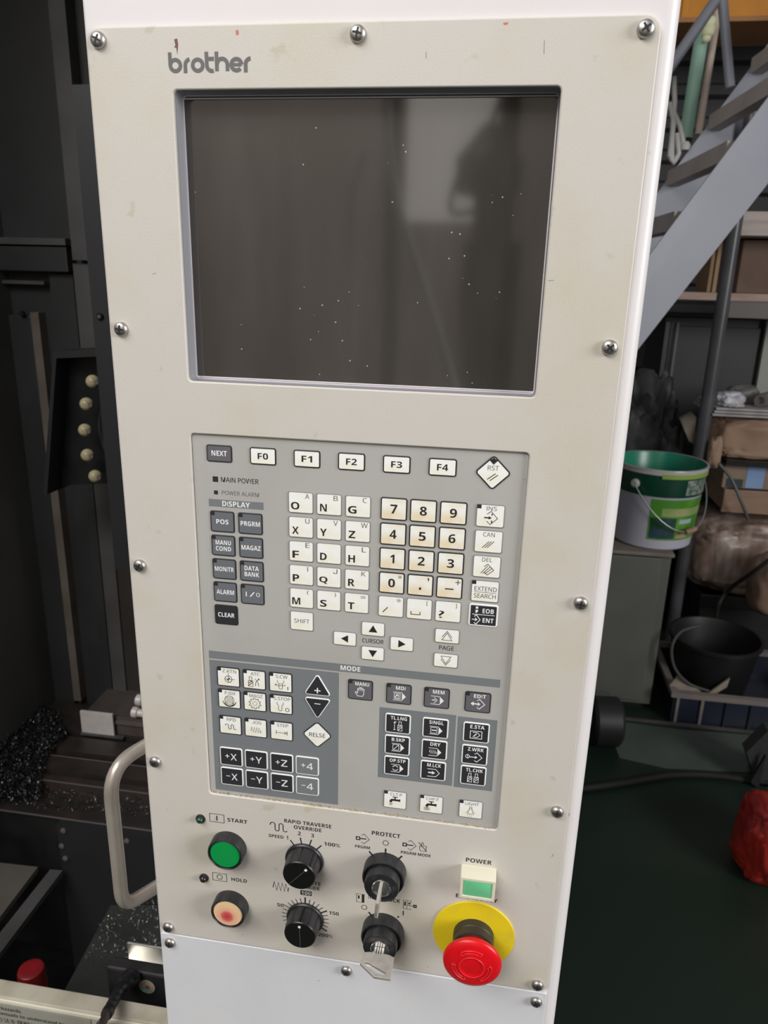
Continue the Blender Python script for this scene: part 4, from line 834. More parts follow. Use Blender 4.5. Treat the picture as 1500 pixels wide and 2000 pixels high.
b = MB(); b.lathe(at(258, 1906, .124), (-.35, -1, 0), [(.0095, 0), (.0095, .012), (.007, .018)], 20); b.obj('plug', blackp, cdn, smooth=35)
b = MB(); prof = []
pts = [q0.lerp(q1, k / 8) for k in range(9)] + [q1.lerp(q2, k / 12) for k in range(1, 13)]
rr = [.0068 - .0001 * k - (.0016 if k % 3 == 2 else 0) for k in range(len(pts))]; rr[-3:] = [.0058, .0058, .0054]
b.tube(pts, rr, 16); b.obj('strain_relief', blackp, cdn, smooth=35)
b = MB(); b.tube([q2, q2.lerp(q1, -.25), at(196, 2000, .040), at(186, 2060, .045), at(182, 2300, .05)], .0040, 14); b.obj('cable', mat('cord_rubber', (.05, .036, .034, 1), .28), cdn, smooth=60)

# sliding door behind the housing with its bent grab handle
dr = thing('sliding_door', 'pale sliding door behind the control housing with a bent tubular grab handle', 'door', (.10, .165, .2))
b = MB(); b.box((-.066, .155, .25), (.26, .175, 2.2)); b.obj('door_sheet', house_m, dr, bevel=.002)
b = MB(); hx = -.0565
def hp(px, py, Y): p = at(px, py, Y); return Vector((hx, Y, p.z))
zt_, zb_ = at(216, 1494, .028).z, at(243, 1778, .028).z
def bend(a, c, e, n=8):
    return [a.lerp(c, t).lerp(c.lerp(e, t), t) for t in [k / n for k in range(n + 1)]]
Kt, Kb = at(211, 1499, .028), at(240, 1773, .028); Kt.x = Kb.x = (Kt.x + Kb.x) / 2
Et, Eb = at(283, 1457, .062), at(305, 1732, .062); bar = (Kb - Kt).normalized()
Ft, Fb = Kt.lerp(Et, 1.5), Kb.lerp(Eb, 1.5)
dt_, db_ = (Et - Kt).normalized(), (Eb - Kb).normalized()
Pk = [Vector((Ft.x, .156, Ft.z)), Vector((Ft.x, Ft.y + .012, Ft.z)), Ft.lerp(Kt, .1)] + bend(Kt + dt_ * .026, Kt, Kt + bar * .030) + bend(Kb - bar * .018, Kb, Kb + db_ * .016) + [Fb.lerp(Kb, .1), Vector((Fb.x, Fb.y + .012, Fb.z)), Vector((Fb.x, .156, Fb.z))]
b.tube(Pk, .0057, 20); b.obj('grab_handle', worn('handle_beige', (.56, .51, .44, 1), (.46, .41, .34, 1), 40, rough=.3, metal=.45), dr, smooth=60)

# ================================================================== WORKSHOP (right)
def rodtube(mb, a, c, r, n=14): mb.tube([a, c], r, n)
stair_m = worn('stair_grey', rgb(138, 141, 151), rgb(126, 129, 138), 3, .4, .75, .45)
tread_m = worn('tread_underside', rgb(176, 165, 160), rgb(158, 148, 142), 6, .4, .75, .6)
stt = thing('steel_staircase', 'steep grey steel staircase rising to the right behind the control panel', 'stairs', (.3, 2.3, 0))
u0, u1 = at(1500, 190, 2.08), at(1275, 490, 1.96); l0 = at(1380, 527, 2.02); ln = (u0 - u1).normalized()
mid = u1 + ln * ((l0 - u1).dot(ln)); wv = l0 - mid
up_, dn_ = u1 + ln * 1.05, u1 - ln * ((u1.z) / ln.z - .02)
wh = Vector((-.04, .65, 0))
for k, off in enumerate((Vector(), wh)):
    b = MB(); b.prism([up_ + off, dn_ + off, dn_ + wv + off - Vector((0, 0, min(0, (dn_ + wv).z))), up_ + wv + off], (0, .012, 0)); b.obj('stringer', stair_m, stt)
for k in range(-8, 4):
    z = 1.94 + .195 * k; p = u1 + ln * ((z - u1.z) / ln.z)
    if z < .1: continue
    b = MB(); h = Vector((ln.x, ln.y, 0)).normalized() * .05; d_ = wh
    q = [p + Vector((-.02, .012, -.052)), p + h + Vector((-.02, .012, -.052)), p + h + d_ + Vector((-.02, 0, -.052)), p + d_ + Vector((-.02, 0, -.052))]
    b.prism(q, (0, 0, .052)); b.obj('tread', tread_m, stt)
fo = wh + Vector((0, -.02, 0))
r0, r1 = at(1402, -5, 2.66), at(1318, 118, 2.64); rl = (r0 - r1).normalized()
b = MB(); b.tube([r1 - rl * .8, r0 + rl * .6], .019, 14); b.obj('handrail', stair_m, stt, smooth=60)
b = MB(); b.tube([at(1426, 170, 2.66), at(1409, -25, 2.66)], .0165, 14); b.obj('baluster', stair_m, stt, smooth=60)
ps = thing('steel_post', 'dark upright steel tube standing behind the white and green pail', 'post', (at(1398, 680, 2.75).x, 2.75, 0))
b = MB(); xx = at(1398, 680, 2.75).x; b.tube([(xx, 2.75, 0), (xx, 2.75, 2.2)], .026, 20); b.obj('tube', worn('post_grey', (.06, .06, .066, 1), (.10, .10, .11, 1), 5, rough=.35), ps, smooth=60)
b = MB(); b.box((xx - .06, 2.69, 0), (xx + .06, 2.81, .008)); b.obj('foot_plate', dk, ps)

# overhead crane girder
cg = thing('crane_girder', 'orange overhead crane girder across the top right corner', 'crane girder', (1.7, 3.9, at(1450, 40, 3.8).z))
z0 = at(1450, 42, 3.8).z; orange = worn('crane_orange', (.72, .30, .02, 1), (.55, .20, .015, 1), 4, .45, .75, .45)
b = MB(); b.box((-.5, 3.8, z0), (5, 4.0, z0 + .5)); b.obj('web', orange, cg)
b = MB(); b.box((-.5, 3.72, z0 - .02), (5, 4.12, z0)); b.obj('flange', worn('crane_orange_shaded', (.42, .19, .06, 1), (.30, .13, .04, 1), 5, rough=.5), cg)  # darker orange brown puts the underside's shade into the flange colour
for k in range(6):
    b = MB(); b.box((.2 + .75 * k, 3.79, z0 + .01), (.23 + .75 * k, 3.8, z0 + .45)); b.obj('stiffener', orange, cg)
# poles and coiled lead behind the stairs
tp = thing('green_tube', 'pale green tube hanging upright behind the stair handrail', 'tube', at(1338, 273, 3.0))
b = MB(); b.tube([at(1338, 275, 3.0), at(1372, 62, 3.0)], .026, 18); b.obj('tube_body', worn('pale_green', (.33, .54, .43, 1), (.26, .44, .34, 1), 5, rough=.5), tp, smooth=60)
b = MB(); b.tube([at(1337.5, 277, 3.0), at(1338.5, 270, 3.0)], .027, 18); b.obj('end_ring', vblack, tp)
tp = thing('wooden_pole', 'thin pale wooden pole hanging beside the green tube', 'pole', at(1364, 262, 3.05))
b = MB(); b.tube([at(1364, 262, 3.05), at(1402, 22, 3.05)], .0145, 14); b.obj('pole', worn('pale_wood', (.68, .55, .47, 1), (.55, .44, .37, 1), 6, rough=.6), tp, smooth=60)
tl = thing('yellow_lamp', 'small pale yellow coiled lamp at the top of the green tube', 'lamp', at(1382, 75, 2.95))
for i, (px, py, r) in enumerate(((1387, 45, .022), (1384, 61, .023), (1380, 74, .016))):
    b = MB(); b.lathe(at(px, py, 2.95), (.1, 0, 1), [(r * .5, -r), (r, -r * .5), (r, r * .5), (r * .5, r)], 18); b.obj('coil', mat('pale_yellow', (.92, .93, .60, 1), .4), tl, smooth=60)
wcb = thing('white_cable_bundle', 'looped pale cables hanging at the right edge of the housing', 'cables', at(1322, 320, 2.7))
for pts in ([(1316, 150), (1318, 200), (1313, 260), (1312, 315)], [(1314, 215), (1328, 245), (1334, 275), (1332, 290)], [(1308, 200), (1316, 240), (1308, 300)], [(1306, 300), (1316, 318), (1326, 300), (1322, 260)]):
    P_ = [at(x, y, 2.7) for x, y in pts]; Q_ = []
    for i in range(len(P_) - 1): Q_ += [P_[i].lerp(P_[i + 1], t / 5) for t in range(5)]
    b = MB(); b.tube(Q_ + [P_[-1]], .009, 10); b.obj('cable', mat('grey_white_cable', (.46, .46, .44, 1), .5), wcb, smooth=60)
b = MB(); b.lathe(at(1338, 285, 2.7), (0, 0, 1), [(.016, -.014), (.02, 0), (.012, .014)], 14); b.obj('connector', mat('grey_white_cable', (.46, .46, .44, 1), .5), wcb, smooth=60)

# cabinet with the pail
cab_m = worn('cabinet_grey_green', (.115, .118, .105, 1), (.085, .088, .078, 1), 3, .4, .75, .5)
cx1 = at(1312, 1090, 2.18).x; cz = at(1290, 1078, 2.18).z
cb = thing('steel_cabinet', 'grey green steel cabinet standing on the floor under the paint pail', 'cabinet', (cx1 - .3, 2.4, 0))
b = MB(); b.box((cx1 - .75, 2.18, .02), (cx1, 2.62, cz - .012)); b.obj('body', cab_m, cb, bevel=.004)
b = MB(); b.box((cx1 - .75, 2.165, .04), (cx1 - .035, 2.18, cz - .02)); b.obj('door', cab_m, cb, bevel=.003)
b = MB(); b.box((cx1 - .76, 2.16, cz - .012), (cx1 + .005, 2.63, cz)); b.obj('top', worn('cabinet_top', (.20, .17, .14, 1), (.12, .10, .08, 1), 8, rough=.6), cb, bevel=.002)
b = MB(); b.box((cx1 - .75, 2.2, 0), (cx1 - .02, 2.6, .02)); b.obj('plinth', vblack, cb)
pc = at(1268, 1064, 2.325); pc.z = cz
pl_ = thing('paint_pail', 'white and green metal paint pail with wire handle on the grey cabinet', 'pail', pc)
R0, R1, HH = .138, .158, at(1283, 905, 2.325).z - cz + .012
white_tin = mat('white_tin', rgb(178, 178, 190), .35); dgreen = mat('dark_green_tin', (.005, .05, .028, 1), .35); ingreen = mat('inner_green_tin', (.012, .20, .12, 1), .3)
def rr_(z): return R0 + (R1 - R0) * z / HH
b = MB(); b.lathe(pc, (0, 0, 1), [(R0 - .01, 0), (R0, .008), (rr_(HH * .66), HH * .66), (rr_(HH * .66) + .002, HH * .67), (rr_(HH * .93), HH * .93), (R1 + .004, HH * .935), (R1 + .004, HH * .985), (R1 + .007, HH * .99), (R1 + .006, HH), (R1 - .002, HH), (R1 - .006, HH * .97), (R0, HH * .55), (.01, HH * .55)], 64,
                  mis=[0, 0, 0, 1, 1, 2, 2, 2, 2, 3, 3, 3]); b.obj('pail_body', [white_tin, dgreen, mat('pail_rim', rgb(176, 172, 168), .3), ingreen], pl_, smooth=35)
def patch(name, a0, a1, z0_, z1_, m_, off=.0012, n=16):
    mb = MB(); k = 0
    vs = [(pc.x + (rr_(z_) + off) * math.cos(math.radians(a)), pc.y + (rr_(z_) + off) * math.sin(math.radians(a)), pc.z + z_) for z_ in (z0_, z1_) for a in [a0 + (a1 - a0) * i / n for i in range(n + 1)]]
    mb.add(vs, [(i, i + 1, n + 2 + i, n + 1 + i) for i in range(n)]); return mb.obj(name, m_, pl_, smooth=60)
lg = worn('label_green', (.06, .22, .02, 1), (.11, .30, .03, 1), 9, .45, .6, .4)
patch('label', -107, -15, HH * .14, HH * .645, lg)
patch('label_field', -92, -22, HH * .44, HH * .54, worn('label_pale', (.22, .32, .10, 1), (.34, .36, .16, 1), 12, .4, .6, .4), .002)
patch('label_picture', -105, -70, HH * .16, HH * .42, worn('label_picture', (.012, .055, .025, 1), (.03, .06, .09, 1), 22, .45, .6, .4), .002)
patch('label_cloud', -66, -44, HH * .345, HH * .40, mat('label_cloud', (.35, .45, .50, 1), .4), .0024)
patch('label_swirl', -68, -40, HH * .16, HH * .27, worn('label_swirl', (.12, .28, .04, 1), (.40, .30, .16, 1), 26, .45, .55, .4), .0022)
patch('rim_band', -98, -18, HH * .90, HH * .955, mat('rim_lime', (.25, .36, .08, 1), .35), .0062)
patch('badge', -64, -24, HH * .70, HH * .88, worn('badge_foil', (.12, .20, .16, 1), (.42, .46, .42, 1), 60, .42, .58, .3, metal=.4), .003)
lug = Vector((pc.x + (R1 - .001) * math.cos(math.radians(-130)), pc.y + (R1 - .001) * math.sin(math.radians(-130)), pc.z + HH * .80))
b = MB(); b.lathe(lug, (lug - pc).to_2d().to_3d(), [(.016, -.002), (.016, .005), (.01, .010)], 18); b.obj('handle_lug', mat('lug_white', rgb(170, 175, 165), .4), pl_, smooth=40)
hw = []
for i in range(21):
    t_ = i / 20; a = math.radians(-130 + 150 * t_); rad = rr_(HH * .5) + .016 + .012 * math.sin(PI * t_); z_ = HH * (.80 - .52 * math.sin(PI * min(t_ * 1.08, 1)))
    hw.append((pc.x + rad * math.cos(a), pc.y + rad * math.sin(a), pc.z + z_))
b = MB(); b.tube(hw, .0022, 8); wh_ = b.obj('wire_handle', mat('handle_wire', (.45, .48, .47, 1), .3, .8), pl_, smooth=60)
b = MB(); b.tube(hw[9:12], .009, 12); b.obj('hand_grip', worn('grip_wood', (.34, .20, .15, 1), (.26, .15, .1, 1), 30), wh_, smooth=60)

# dark stored sheet goods, shelf rack and what it carries
rk = thing('storage_rack', 'wooden storage rack with two boards behind the grey staircase', 'rack', (1.9, 3.3, 0))
wood = worn('rack_wood', (.44, .31, .25, 1), (.34, .23, .18, 1), 5, .4, .7, .6, stretch=(1, 6, 6)); wood2 = worn('pale_plank', (.50, .43, .40, 1), (.38, .31, .28, 1), 4, .4, .7, .6, stretch=(1, 8, 8))
zs1 = at(1400, 572, 3.05).z
b = MB(); b.box((.75, 3.05, zs1 - .03), (3.2, 3.7, zs1)); b.obj('shelf_board', wood, rk)
b = MB(); b.box((at(1428, 590, 3.05).x, 3.06, zs1 - .10), (3.2, 3.09, zs1 - .03)); b.obj('shelf_apron', worn('apron_grey', (.12, .105, .10, 1), (.09, .08, .08, 1), 6), rk)
zs2a, zs2b = at(1470, 460, 2.95).z, at(1470, 412, 2.95).z
b = MB(); b.box((at(1438, 430, 2.95).x - .15, 2.95, zs2a), (3.2, 3.7, zs2a + .055)); b.obj('shelf_board', wood2, rk)
b = MB(); b.box((at(1438, 430, 2.95).x - .12, 2.97, zs2a + .055), (3.2, 3.7, zs2b)); b.obj('shelf_board', wood2, rk)
for x_ in (.78, 3.1):
    b = MB(); b.box((x_, 3.4, 0), (x_ + .06, 3.46, 2.4)); b.obj('upright', dk, rk)
card = worn('brown_carton', (.17, .105, .075, 1), (.12, .075, .055, 1), 6, .4, .7, .7); card2 = worn('pale_carton', (.36, .24, .165, 1), (.24, .15, .10, 1), 5, .4, .7, .7)
def carton(name, label, cat, x0, y0, z0, x1, y1, z1, m_, flaps=True, rot=0, group=None):
    t = thing(name, label, cat, ((x0 + x1) / 2, (y0 + y1) / 2, z0), group); t.rotation_euler = (0, 0, rot)
    b = MB(); b.box((x0, y0, z0), (x1, y1, z1)); b.obj('body', m_, t, bevel=.004)
    if flaps:
        xm = (x0 + x1) / 2
        b = MB(); b.box((x0 + .002, y0 - .002, z1), (xm - .002, y1, z1 + .005)); b.obj('flap', m_, t)
        b = MB(); b.box((xm + .002, y0 - .002, z1), (x1 - .002, y1, z1 + .005)); b.obj('flap', m_, t)
    return t
xk = at(1448, 500, 3.12).x
carton('carton', 'dark brown carton on the lower rack board below the pale planks', 'box', xk, 3.12, zs1, xk + .5, 3.5, zs2a - .015, card)
for i, (px, wpx, col, hgt) in enumerate(((1382, 7, (.30, .19, .10, 1), .17), (1392, 8, (.36, .24, .13, 1), .22), (1402, 5, (.08, .05, .05, 1), .25), (1409, 8, (.17, .12, .11, 1), .27), (1419, 5, (.33, .32, .33, 1), .29))):
    a_ = at(px, 555, 3.2); b = MB(); b.box((a_.x, 3.2, zs1), (a_.x + wpx * .0022, 3.42, zs1 + hgt))
    nm2 = ('short tan board', 'light tan board', 'thin blackish board', 'dull brown board', 'thin grey strip')[i]
    tag(b.obj('upright_board', mat('stored_board_%d' % i, col, .6), bevel=.002), nm2 + ' standing upright on the rack behind the dark steel post', 'board', 'boards standing on the rack')
def lump(name, label, cat, c, size, m_, seed, amp=.18, n=3, wrinkle=1.0, ex=.75):
    """crumpled soft shape, resting at the bottom of its box"""
    rnd = random.Random(seed); bm = bmesh.new(); bmesh.ops.create_icosphere(bm, subdivisions=n + 1, radius=1)
    from mathutils import noise
    o3 = Vector((rnd.uniform(0, 50), rnd.uniform(0, 50), 0))
    for v in bm.verts:
        d = 1 + amp * (noise.noise(v.co * 1.6 * wrinkle + o3) + .6 * abs(noise.noise(v.co * 4 * wrinkle + o3)) - .45 * abs(noise.noise(v.co * 8 * wrinkle + o3)))
        p = v.co * d; p = Vector((math.copysign(abs(p.x) ** ex, p.x), math.copysign(abs(p.y) ** ex, p.y), math.copysign(abs(p.z) ** ex, p.z)))
        v.co = Vector((p.x * size[0], p.y * size[1], max(p.z, -.86) * size[2]))
    z_ = min(v.co.z for v in bm.verts)
    for v in bm.verts: v.co.z -= z_
    me = bpy.data.meshes.new(name); bm.to_mesh(me); bm.free(); me.materials.append(m_)
    o = link(name, me, None, c, 50); tag(o, label, cat); return o
c = at(1452, 566, 3.2); lump('black_bundle', 'black bundle lying on the rack board beside the dark steel post', 'bundle', (c.x, 3.24, zs1), (.075, .06, .028), vblack, 2)
c = at(1494, 566, 3.16); lump('ochre_bundle', 'ochre yellow bundle on the rack board at the right edge of the photo', 'bundle', (c.x, 3.2, zs1), (.05, .06, .045), worn('ochre', (.34, .20, .07, 1), (.22, .13, .05, 1), 20), 4)
# dark sheet-metal cabinet and pale panel behind
dx0, dx1 = at(1290, 700, 3.45).x, at(1484, 700, 3.45).x
b = MB(); b.box((dx0, 3.45, 0), (dx1, 3.9, zs1 - .12)); o = thing('dark_locker', 'plain charcoal steel locker below the rack board', 'locker', ((dx0 + dx1) / 2, 3.7, 0)); b.obj('body', mat('locker_charcoal', (.036, .036, .038, 1), .5), o, bevel=.003)
b = MB(); b.box((dx0 + .04, 3.435, .08), (dx1 - .02, 3.45, zs1 - .16)); b.obj('locker_door', mat('locker_charcoal', (.036, .036, .038, 1), .5), o, bevel=.002)
pxa = at(1487, 700, 3.40).x; b = MB(); b.box((pxa, 3.40, .3), (pxa + .8, 3.43, zs1 - .12)); tag(b.obj('pale_sheet', mat('pale_sheet', (.36, .37, .34, 1), .5), bevel=.002), 'pale grey sheet leaning beside the charcoal locker at the right edge', 'sheet')
b = MB(); b.box((pxa, 3.40, .0), (pxa + .05, 3.43, .3)); 
# bench top and heap of stored goods below it
YH = 2.75
def zpx(px, py, Y=YH): return at(px, py, Y).z
def xpx(px, py, Y=YH): return at(px, py, Y).x
pf = thing('black_chest', 'black chest on the floor carrying the heap of bags and boxes', 'chest', (xpx(1450, 1200) + .3, YH + .3, 0))
zc0 = zpx(1420, 1165, 2.72)
b = MB(); b.box((xpx(1352, 1250), YH - .02, .0), (xpx(1352, 1250) + 1.1, YH + .5, zc0)); b.obj('body', mat('chest_black', (.010, .010, .010, 1), .5), pf, bevel=.006)
b = MB(); b.box((xpx(1352, 1250) - .005, YH - .028, zc0 - .06), (xpx(1352, 1250) + 1.11, YH + .51, zc0)); b.obj('lid', mat('chest_black', (.010, .010, .010, 1), .5), pf, bevel=.006)
plastic = worn('brown_wrapped_bag', (.20, .135, .105, 1), (.36, .29, .25, 1), 7, .42, .62, .32, stretch=(3, 3, .6), bump=.4, bscale=25)
zb1 = zpx(1430, 1004)
lump('wrapped_bag', 'large brown plastic-wrapped bag on the black chest under the wooden crate', 'bag', (xpx(1470, 1080) + .06, YH + .2, zc0), (.30, .24, (zb1 - zc0) / 1.98), plastic, 9, .2, 4, 1.2, .55)
lump('brown_sack', 'crumpled brown sack hanging low at the right edge beside the black bucket', 'sack', (xpx(1510, 1180, 2.5) + .03, 2.52, .30), (.12, .10, .13), worn('sack_brown', (.22, .14, .10, 1), (.30, .22, .17, 1), 9, rough=.5), 12, .2)
# crate of raw wood
zcr0, zcr1 = zpx(1440, 998), zpx(1440, 954)
wcx = xpx(1408, 975)
cr = thing('wooden_crate', 'low raw wood crate on the wrapped bag under the flat carton', 'crate', (wcx + .25, YH + .2, zcr0))
for a_, c_ in (((wcx, YH - .03, zcr0), (wcx + .6, YH - .012, zcr1)), ((wcx, YH + .38, zcr0), (wcx + .6, YH + .398, zcr1)), ((wcx, YH - .012, zcr0), (wcx + .018, YH + .38, zcr1)), ((wcx + .582, YH - .012, zcr0), (wcx + .6, YH + .38, zcr1)), ((wcx, YH - .012, zcr0), (wcx + .6, YH + .38, zcr0 + .012))):
    b = MB(); b.box(a_, c_); b.obj('plank', worn('crate_wood', (.30, .19, .13, 1), (.22, .14, .10, 1), 8, stretch=(1, 5, 5)), cr, bevel=.002)
zf0, zf1 = zcr1, zpx(1440, 905)
t = carton('flat_carton', 'flat tan carton with a pale blue label on the wooden crate', 'box', xpx(1412, 930), YH, zf0, xpx(1412, 930) + .5, YH + .35, zf1, worn('tan_carton', (.26, .19, .14, 1), (.17, .13, .10, 1), 6), False)
b = MB(); lx0, lx1 = xpx(1458, 930), xpx(1493, 930); b.box((lx0, YH - .002, zf0 + .005), (lx1, YH, zf1)); lab(b.obj('blue_label', worn('pale_blue', (.20, .32, .55, 1), (.26, .38, .60, 1), 9), t), 'pale blue label')
b = MB(); b.box((xpx(1420, 930) + .0, YH - .0015, zf0 + .004), (lx0 - .01, YH, zf0 + .04)); b.obj('dark_print', mat('dark_print', (.03, .045, .045, 1), .6), t)
b = MB(); b.prism([(xpx(1412, 900), YH - .05, zf1 + .001), (xpx(1412, 900) + .55, YH - .08, zf1 + .001), (xpx(1412, 900) + .55, YH + .35, zf1 + .001), (xpx(1412, 900), YH + .35, zf1 + .001)], (0, 0, .02)); tag(b.obj('black_mat', vblack), 'black mat sagging over the flat carton below the crumpled carton', 'mat')
zk0, zk1 = zf1 + .022, zpx(1440, 818)
t = lump('crumpled_carton', 'dented brown carton on the black mat under the white crumpled plastic', 'box', (xpx(1392, 860) + .30, YH + .18, zk0), (.30, .2, (zk1 - zk0) / 1.76), card2, 21, .16, 4, 1.5, .42)
c = at(1400, 890, 2.68); lump('brown_paper', 'twisted piece of brown paper hanging beside the dark steel post', 'paper', (c.x, 2.72, zpx(1400, 918, 2.68)), (.026, .03, .07), card2, 31, .25)
# things on top of the heap
o = thing('stacked_strips', 'stack of pale metal strips on the dented carton', 'strips', (xpx(1440, 815), YH + .1, zk1)); 
for k in range(3):
    q = MB(); q.box((xpx(1392, 815) - .01 + .008 * k, YH - .03 + .01 * k, zk1 + .012 + .011 * k), (xpx(1392, 815) + .55, YH + .3, zk1 + .020 + .011 * k)); q.obj('strip', worn('pale_strip', (.42, .40, .40, 1), (.22, .2, .2, 1), 12, rough=.35), o, bevel=.001)
zt3 = zk1 + .043
wp = worn('white_plastic', (.62, .62, .68, 1), (.42, .38, .40, 1), 18, .45, .65, .35)
c = at(1434, 795, 2.74); lump('white_plastic', 'crumpled white plastic film lying on the pale strips', 'plastic film', (c.x, 2.80, zt3), (.05, .05, .030), wp, 41, .4, 3, 1.6)
c = at(1452, 784, 2.8); lump('grey_rag', 'grey crumpled rag behind the white plastic film', 'rag', (c.x + .03, 2.92, zt3), (.06, .05, .04), worn('rag_grey', (.13, .13, .12, 1), (.22, .21, .2, 1), 18), 43, .3)
c = at(1487, 795, 2.78); pi_ = thing('grey_pipe', 'short grey pipe lying with its open end towards the aisle', 'pipe', (c.x, 2.8, zt3))
b = MB(); b.lathe((c.x, 2.80, zt3 + .028), (.55, .8, 0), [(.014, .01), (.014, 0), (.026, 0), (.028, .02), (.028, .3), (.0, .3)], 24); b.obj('pipe', worn('pipe_grey', (.17, .16, .15, 1), (.1, .1, .1, 1), 20, rough=.4), pi_, smooth=40)
# dark tarpaulin heap on the floor left of the post
c = at(1272, 850, 3.1); lump('dark_tarpaulin', 'dark tarpaulin heap piled behind the paint pail', 'tarpaulin', (c.x - .05, 3.16, 0), (.19, .19, .60), worn('tarp_black', (.020, .020, .021, 1), (.05, .05, .052, 1), 8, rough=.55, bump=.5, bscale=20), 51, .34, 4, 1.5)
c = at(1347, 850, 2.98); b = MB(); b.prism([at(1328, 818, 2.9), at(1352, 806, 2.9), at(1360, 815, 2.9), at(1356, 868, 2.9), at(1346, 862, 2.9)], (0, .03, 0)); tag(b.obj('foam_offcut', worn('foam_tan', (.22, .19, .14, 1), (.12, .11, .06, 1), 12)), 'tan foam offcut wedged between the tarpaulin and the steel post', 'foam')
for i, (px, w_) in enumerate(((1292, .02), (1302, .012), (1313, .012))):
    c = at(px, 700, 3.385); b = MB(); b.box((c.x, 3.385, 0), (c.x + w_, 3.41, 1.37)); tag(b.obj('steel_bar', mat('bar_%d' % i, ((.05, .05, .052, 1), (.012, .012, .012, 1), (.13, .13, .125, 1))[i], .4)), ('dull dark bar', 'thin black bar', 'thin greyish bar')[i] + ' leaning upright under the staircase', 'bar', 'bars under the staircase')
# grey hoses
def cable(name, label, pts, r, m_, cat='hose'):
    P_ = [Vector(p) for p in pts]; Q_ = []
    for i in range(len(P_) - 1):
        p0_, p1_, p2_, p3_ = P_[max(i - 1, 0)], P_[i], P_[i + 1], P_[min(i + 2, len(P_) - 1)]
        for t_ in range(8):
            t_ /= 8; Q_.append(.5 * ((2 * p1_) + (p2_ - p0_) * t_ + (2 * p0_ - 5 * p1_ + 4 * p2_ - p3_) * t_ ** 2 + (3 * p1_ - p0_ - 3 * p2_ + p3_) * t_ ** 3))
    b = MB(); b.tube(Q_ + [P_[-1]], r, 10); return tag(b.obj(name, m_, smooth=60), label, cat)
rub = mat('grey_rubber', (.10, .10, .10, 1), .45); rubk = mat('black_rubber', (.004, .004, .004, 1), .8)
cable('thin_hose', 'thin grey hose hanging in front of the wooden crate', [at(1404, 906, 2.66), at(1428, 935, 2.66), at(1450, 985, 2.64), at(1461, 1015, 2.66)], .0065, rub)
cable('black_hose', 'black hose arching from the right edge down to the black chest', [at(1515, 1085, 2.36), at(1470, 1118, 2.42), at(1425, 1150, 2.62), at(1404, 1182, 2.62), at(1398, 1215, 2.64)], .009, mat('hose_dark', (.035, .03, .028, 1), .4))
fl = lambda px, py: on_z(px, py, .012)
cable('floor_cable', 'black cable lying in a curve across the green floor', [fl(1090, 1545), fl(1160, 1537), fl(1230, 1527), fl(1310, 1514), fl(1390, 1514), fl(1470, 1524), fl(1560, 1530)], .011, rubk, 'cable')
# blue crate with a black bucket in it
bx0, bx1 = on_z(1308, 1412, 0).x, on_z(1308, 1412, 0).x + .55; by0 = 2.10; bz = at(1400, 1358, by0).z
bc = thing('blue_crate', 'dark blue plastic crate with a pale rim on the floor', 'crate', ((bx0 + bx1) / 2, by0 + .2, 0))
blue = worn('crate_blue', (.012, .016, .032, 1), (.022, .026, .034, 1), 8, rough=.4); rimm = worn('crate_rim', (.20, .17, .15, 1), (.14, .13, .15, 1), 10, rough=.45)
b = MB(); b.box((bx0, by0, 0), (bx1, by0 + .40, .012)); b.obj('base', blue, bc)
for a_, c_ in (((bx0, by0, .012), (bx1, by0 + .012, bz - .02)), ((bx0, by0 + .388, .012), (bx1, by0 + .4, bz - .02)), ((bx0, by0 + .012, .012), (bx0 + .012, by0 + .388, bz - .02)), ((bx1 - .012, by0 + .012, .012), (bx1, by0 + .388, bz - .02))):
    b = MB(); b.box(a_, c_); b.obj('side_wall', blue, bc)
for a_, c_ in (((bx0 - .012, by0 - .012, bz - .02), (bx1 + .012, by0 + .012, bz)), ((bx0 - .012, by0 + .388, bz - .02), (bx1 + .012, by0 + .412, bz)), ((bx0 - .012, by0 + .012, bz - .02), (bx0 + .012, by0 + .388, bz)), ((bx1 - .012, by0 + .012, bz - .02), (bx1 + .012, by0 + .388, bz))):
    b = MB(); b.box(a_, c_); b.obj('rim', rimm, bc)
for k in range(7):
    b = MB(); b.box((bx0 + .01 + .085 * k, by0 - .008, 0), (bx0 + .02 + .085 * k, by0, bz - .02)); b.obj('rib', rimm if k in (0, 1, 6) else blue, bc)
bkc = Vector((at(1384, 1320, 2.31).x, 2.31, .013)); hk = at(1372, 1240, 2.30).z
t = thing('black_bucket', 'black rubber bucket standing in the blue crate', 'bucket', bkc)
b = MB(); b.lathe(bkc, (0, 0, 1), [(.12, 0), (.125, .01), (.160, hk - .03), (.168, hk - .026), (.168, hk - .013), (.158, hk - .013), (.148, hk - .04), (.12, .04), (.01, .04)], 48); b.obj('bucket_body', mat('bucket_black', (.007, .007, .0075, 1), .5), t, smooth=35)
cable('bucket_hoop', 'thin grey hoop leaning round the black bucket', [at(1368, 1222, 2.12), at(1330, 1234, 2.12), at(1312, 1265, 2.11), at(1318, 1305, 2.11), at(1345, 1335, 2.13), at(1385, 1350, 2.16)], .0055, mat('hoop_grey', (.07, .068, .064, 1), .4), 'hoop')
for i, (pts, lb) in enumerate((([(1308, 1338), (1326, 1318), (1372, 1354), (1318, 1356)], 'pale board scrap at the left end of the blue crate'), ([(1384, 1354), (1426, 1324), (1420, 1342), (1400, 1354)], 'narrow pale board scrap in the middle of the blue crate'))):
    b = MB(); b.prism([at(x, y, 2.135 + .012 * i) for x, y in pts], (0, .008, 0)); tag(b.obj('board_scrap', worn('scrap_pale', (.30, .25, .20, 1), (.2, .17, .13, 1), 30)), lb, 'scrap', 'board scraps in the blue crate')
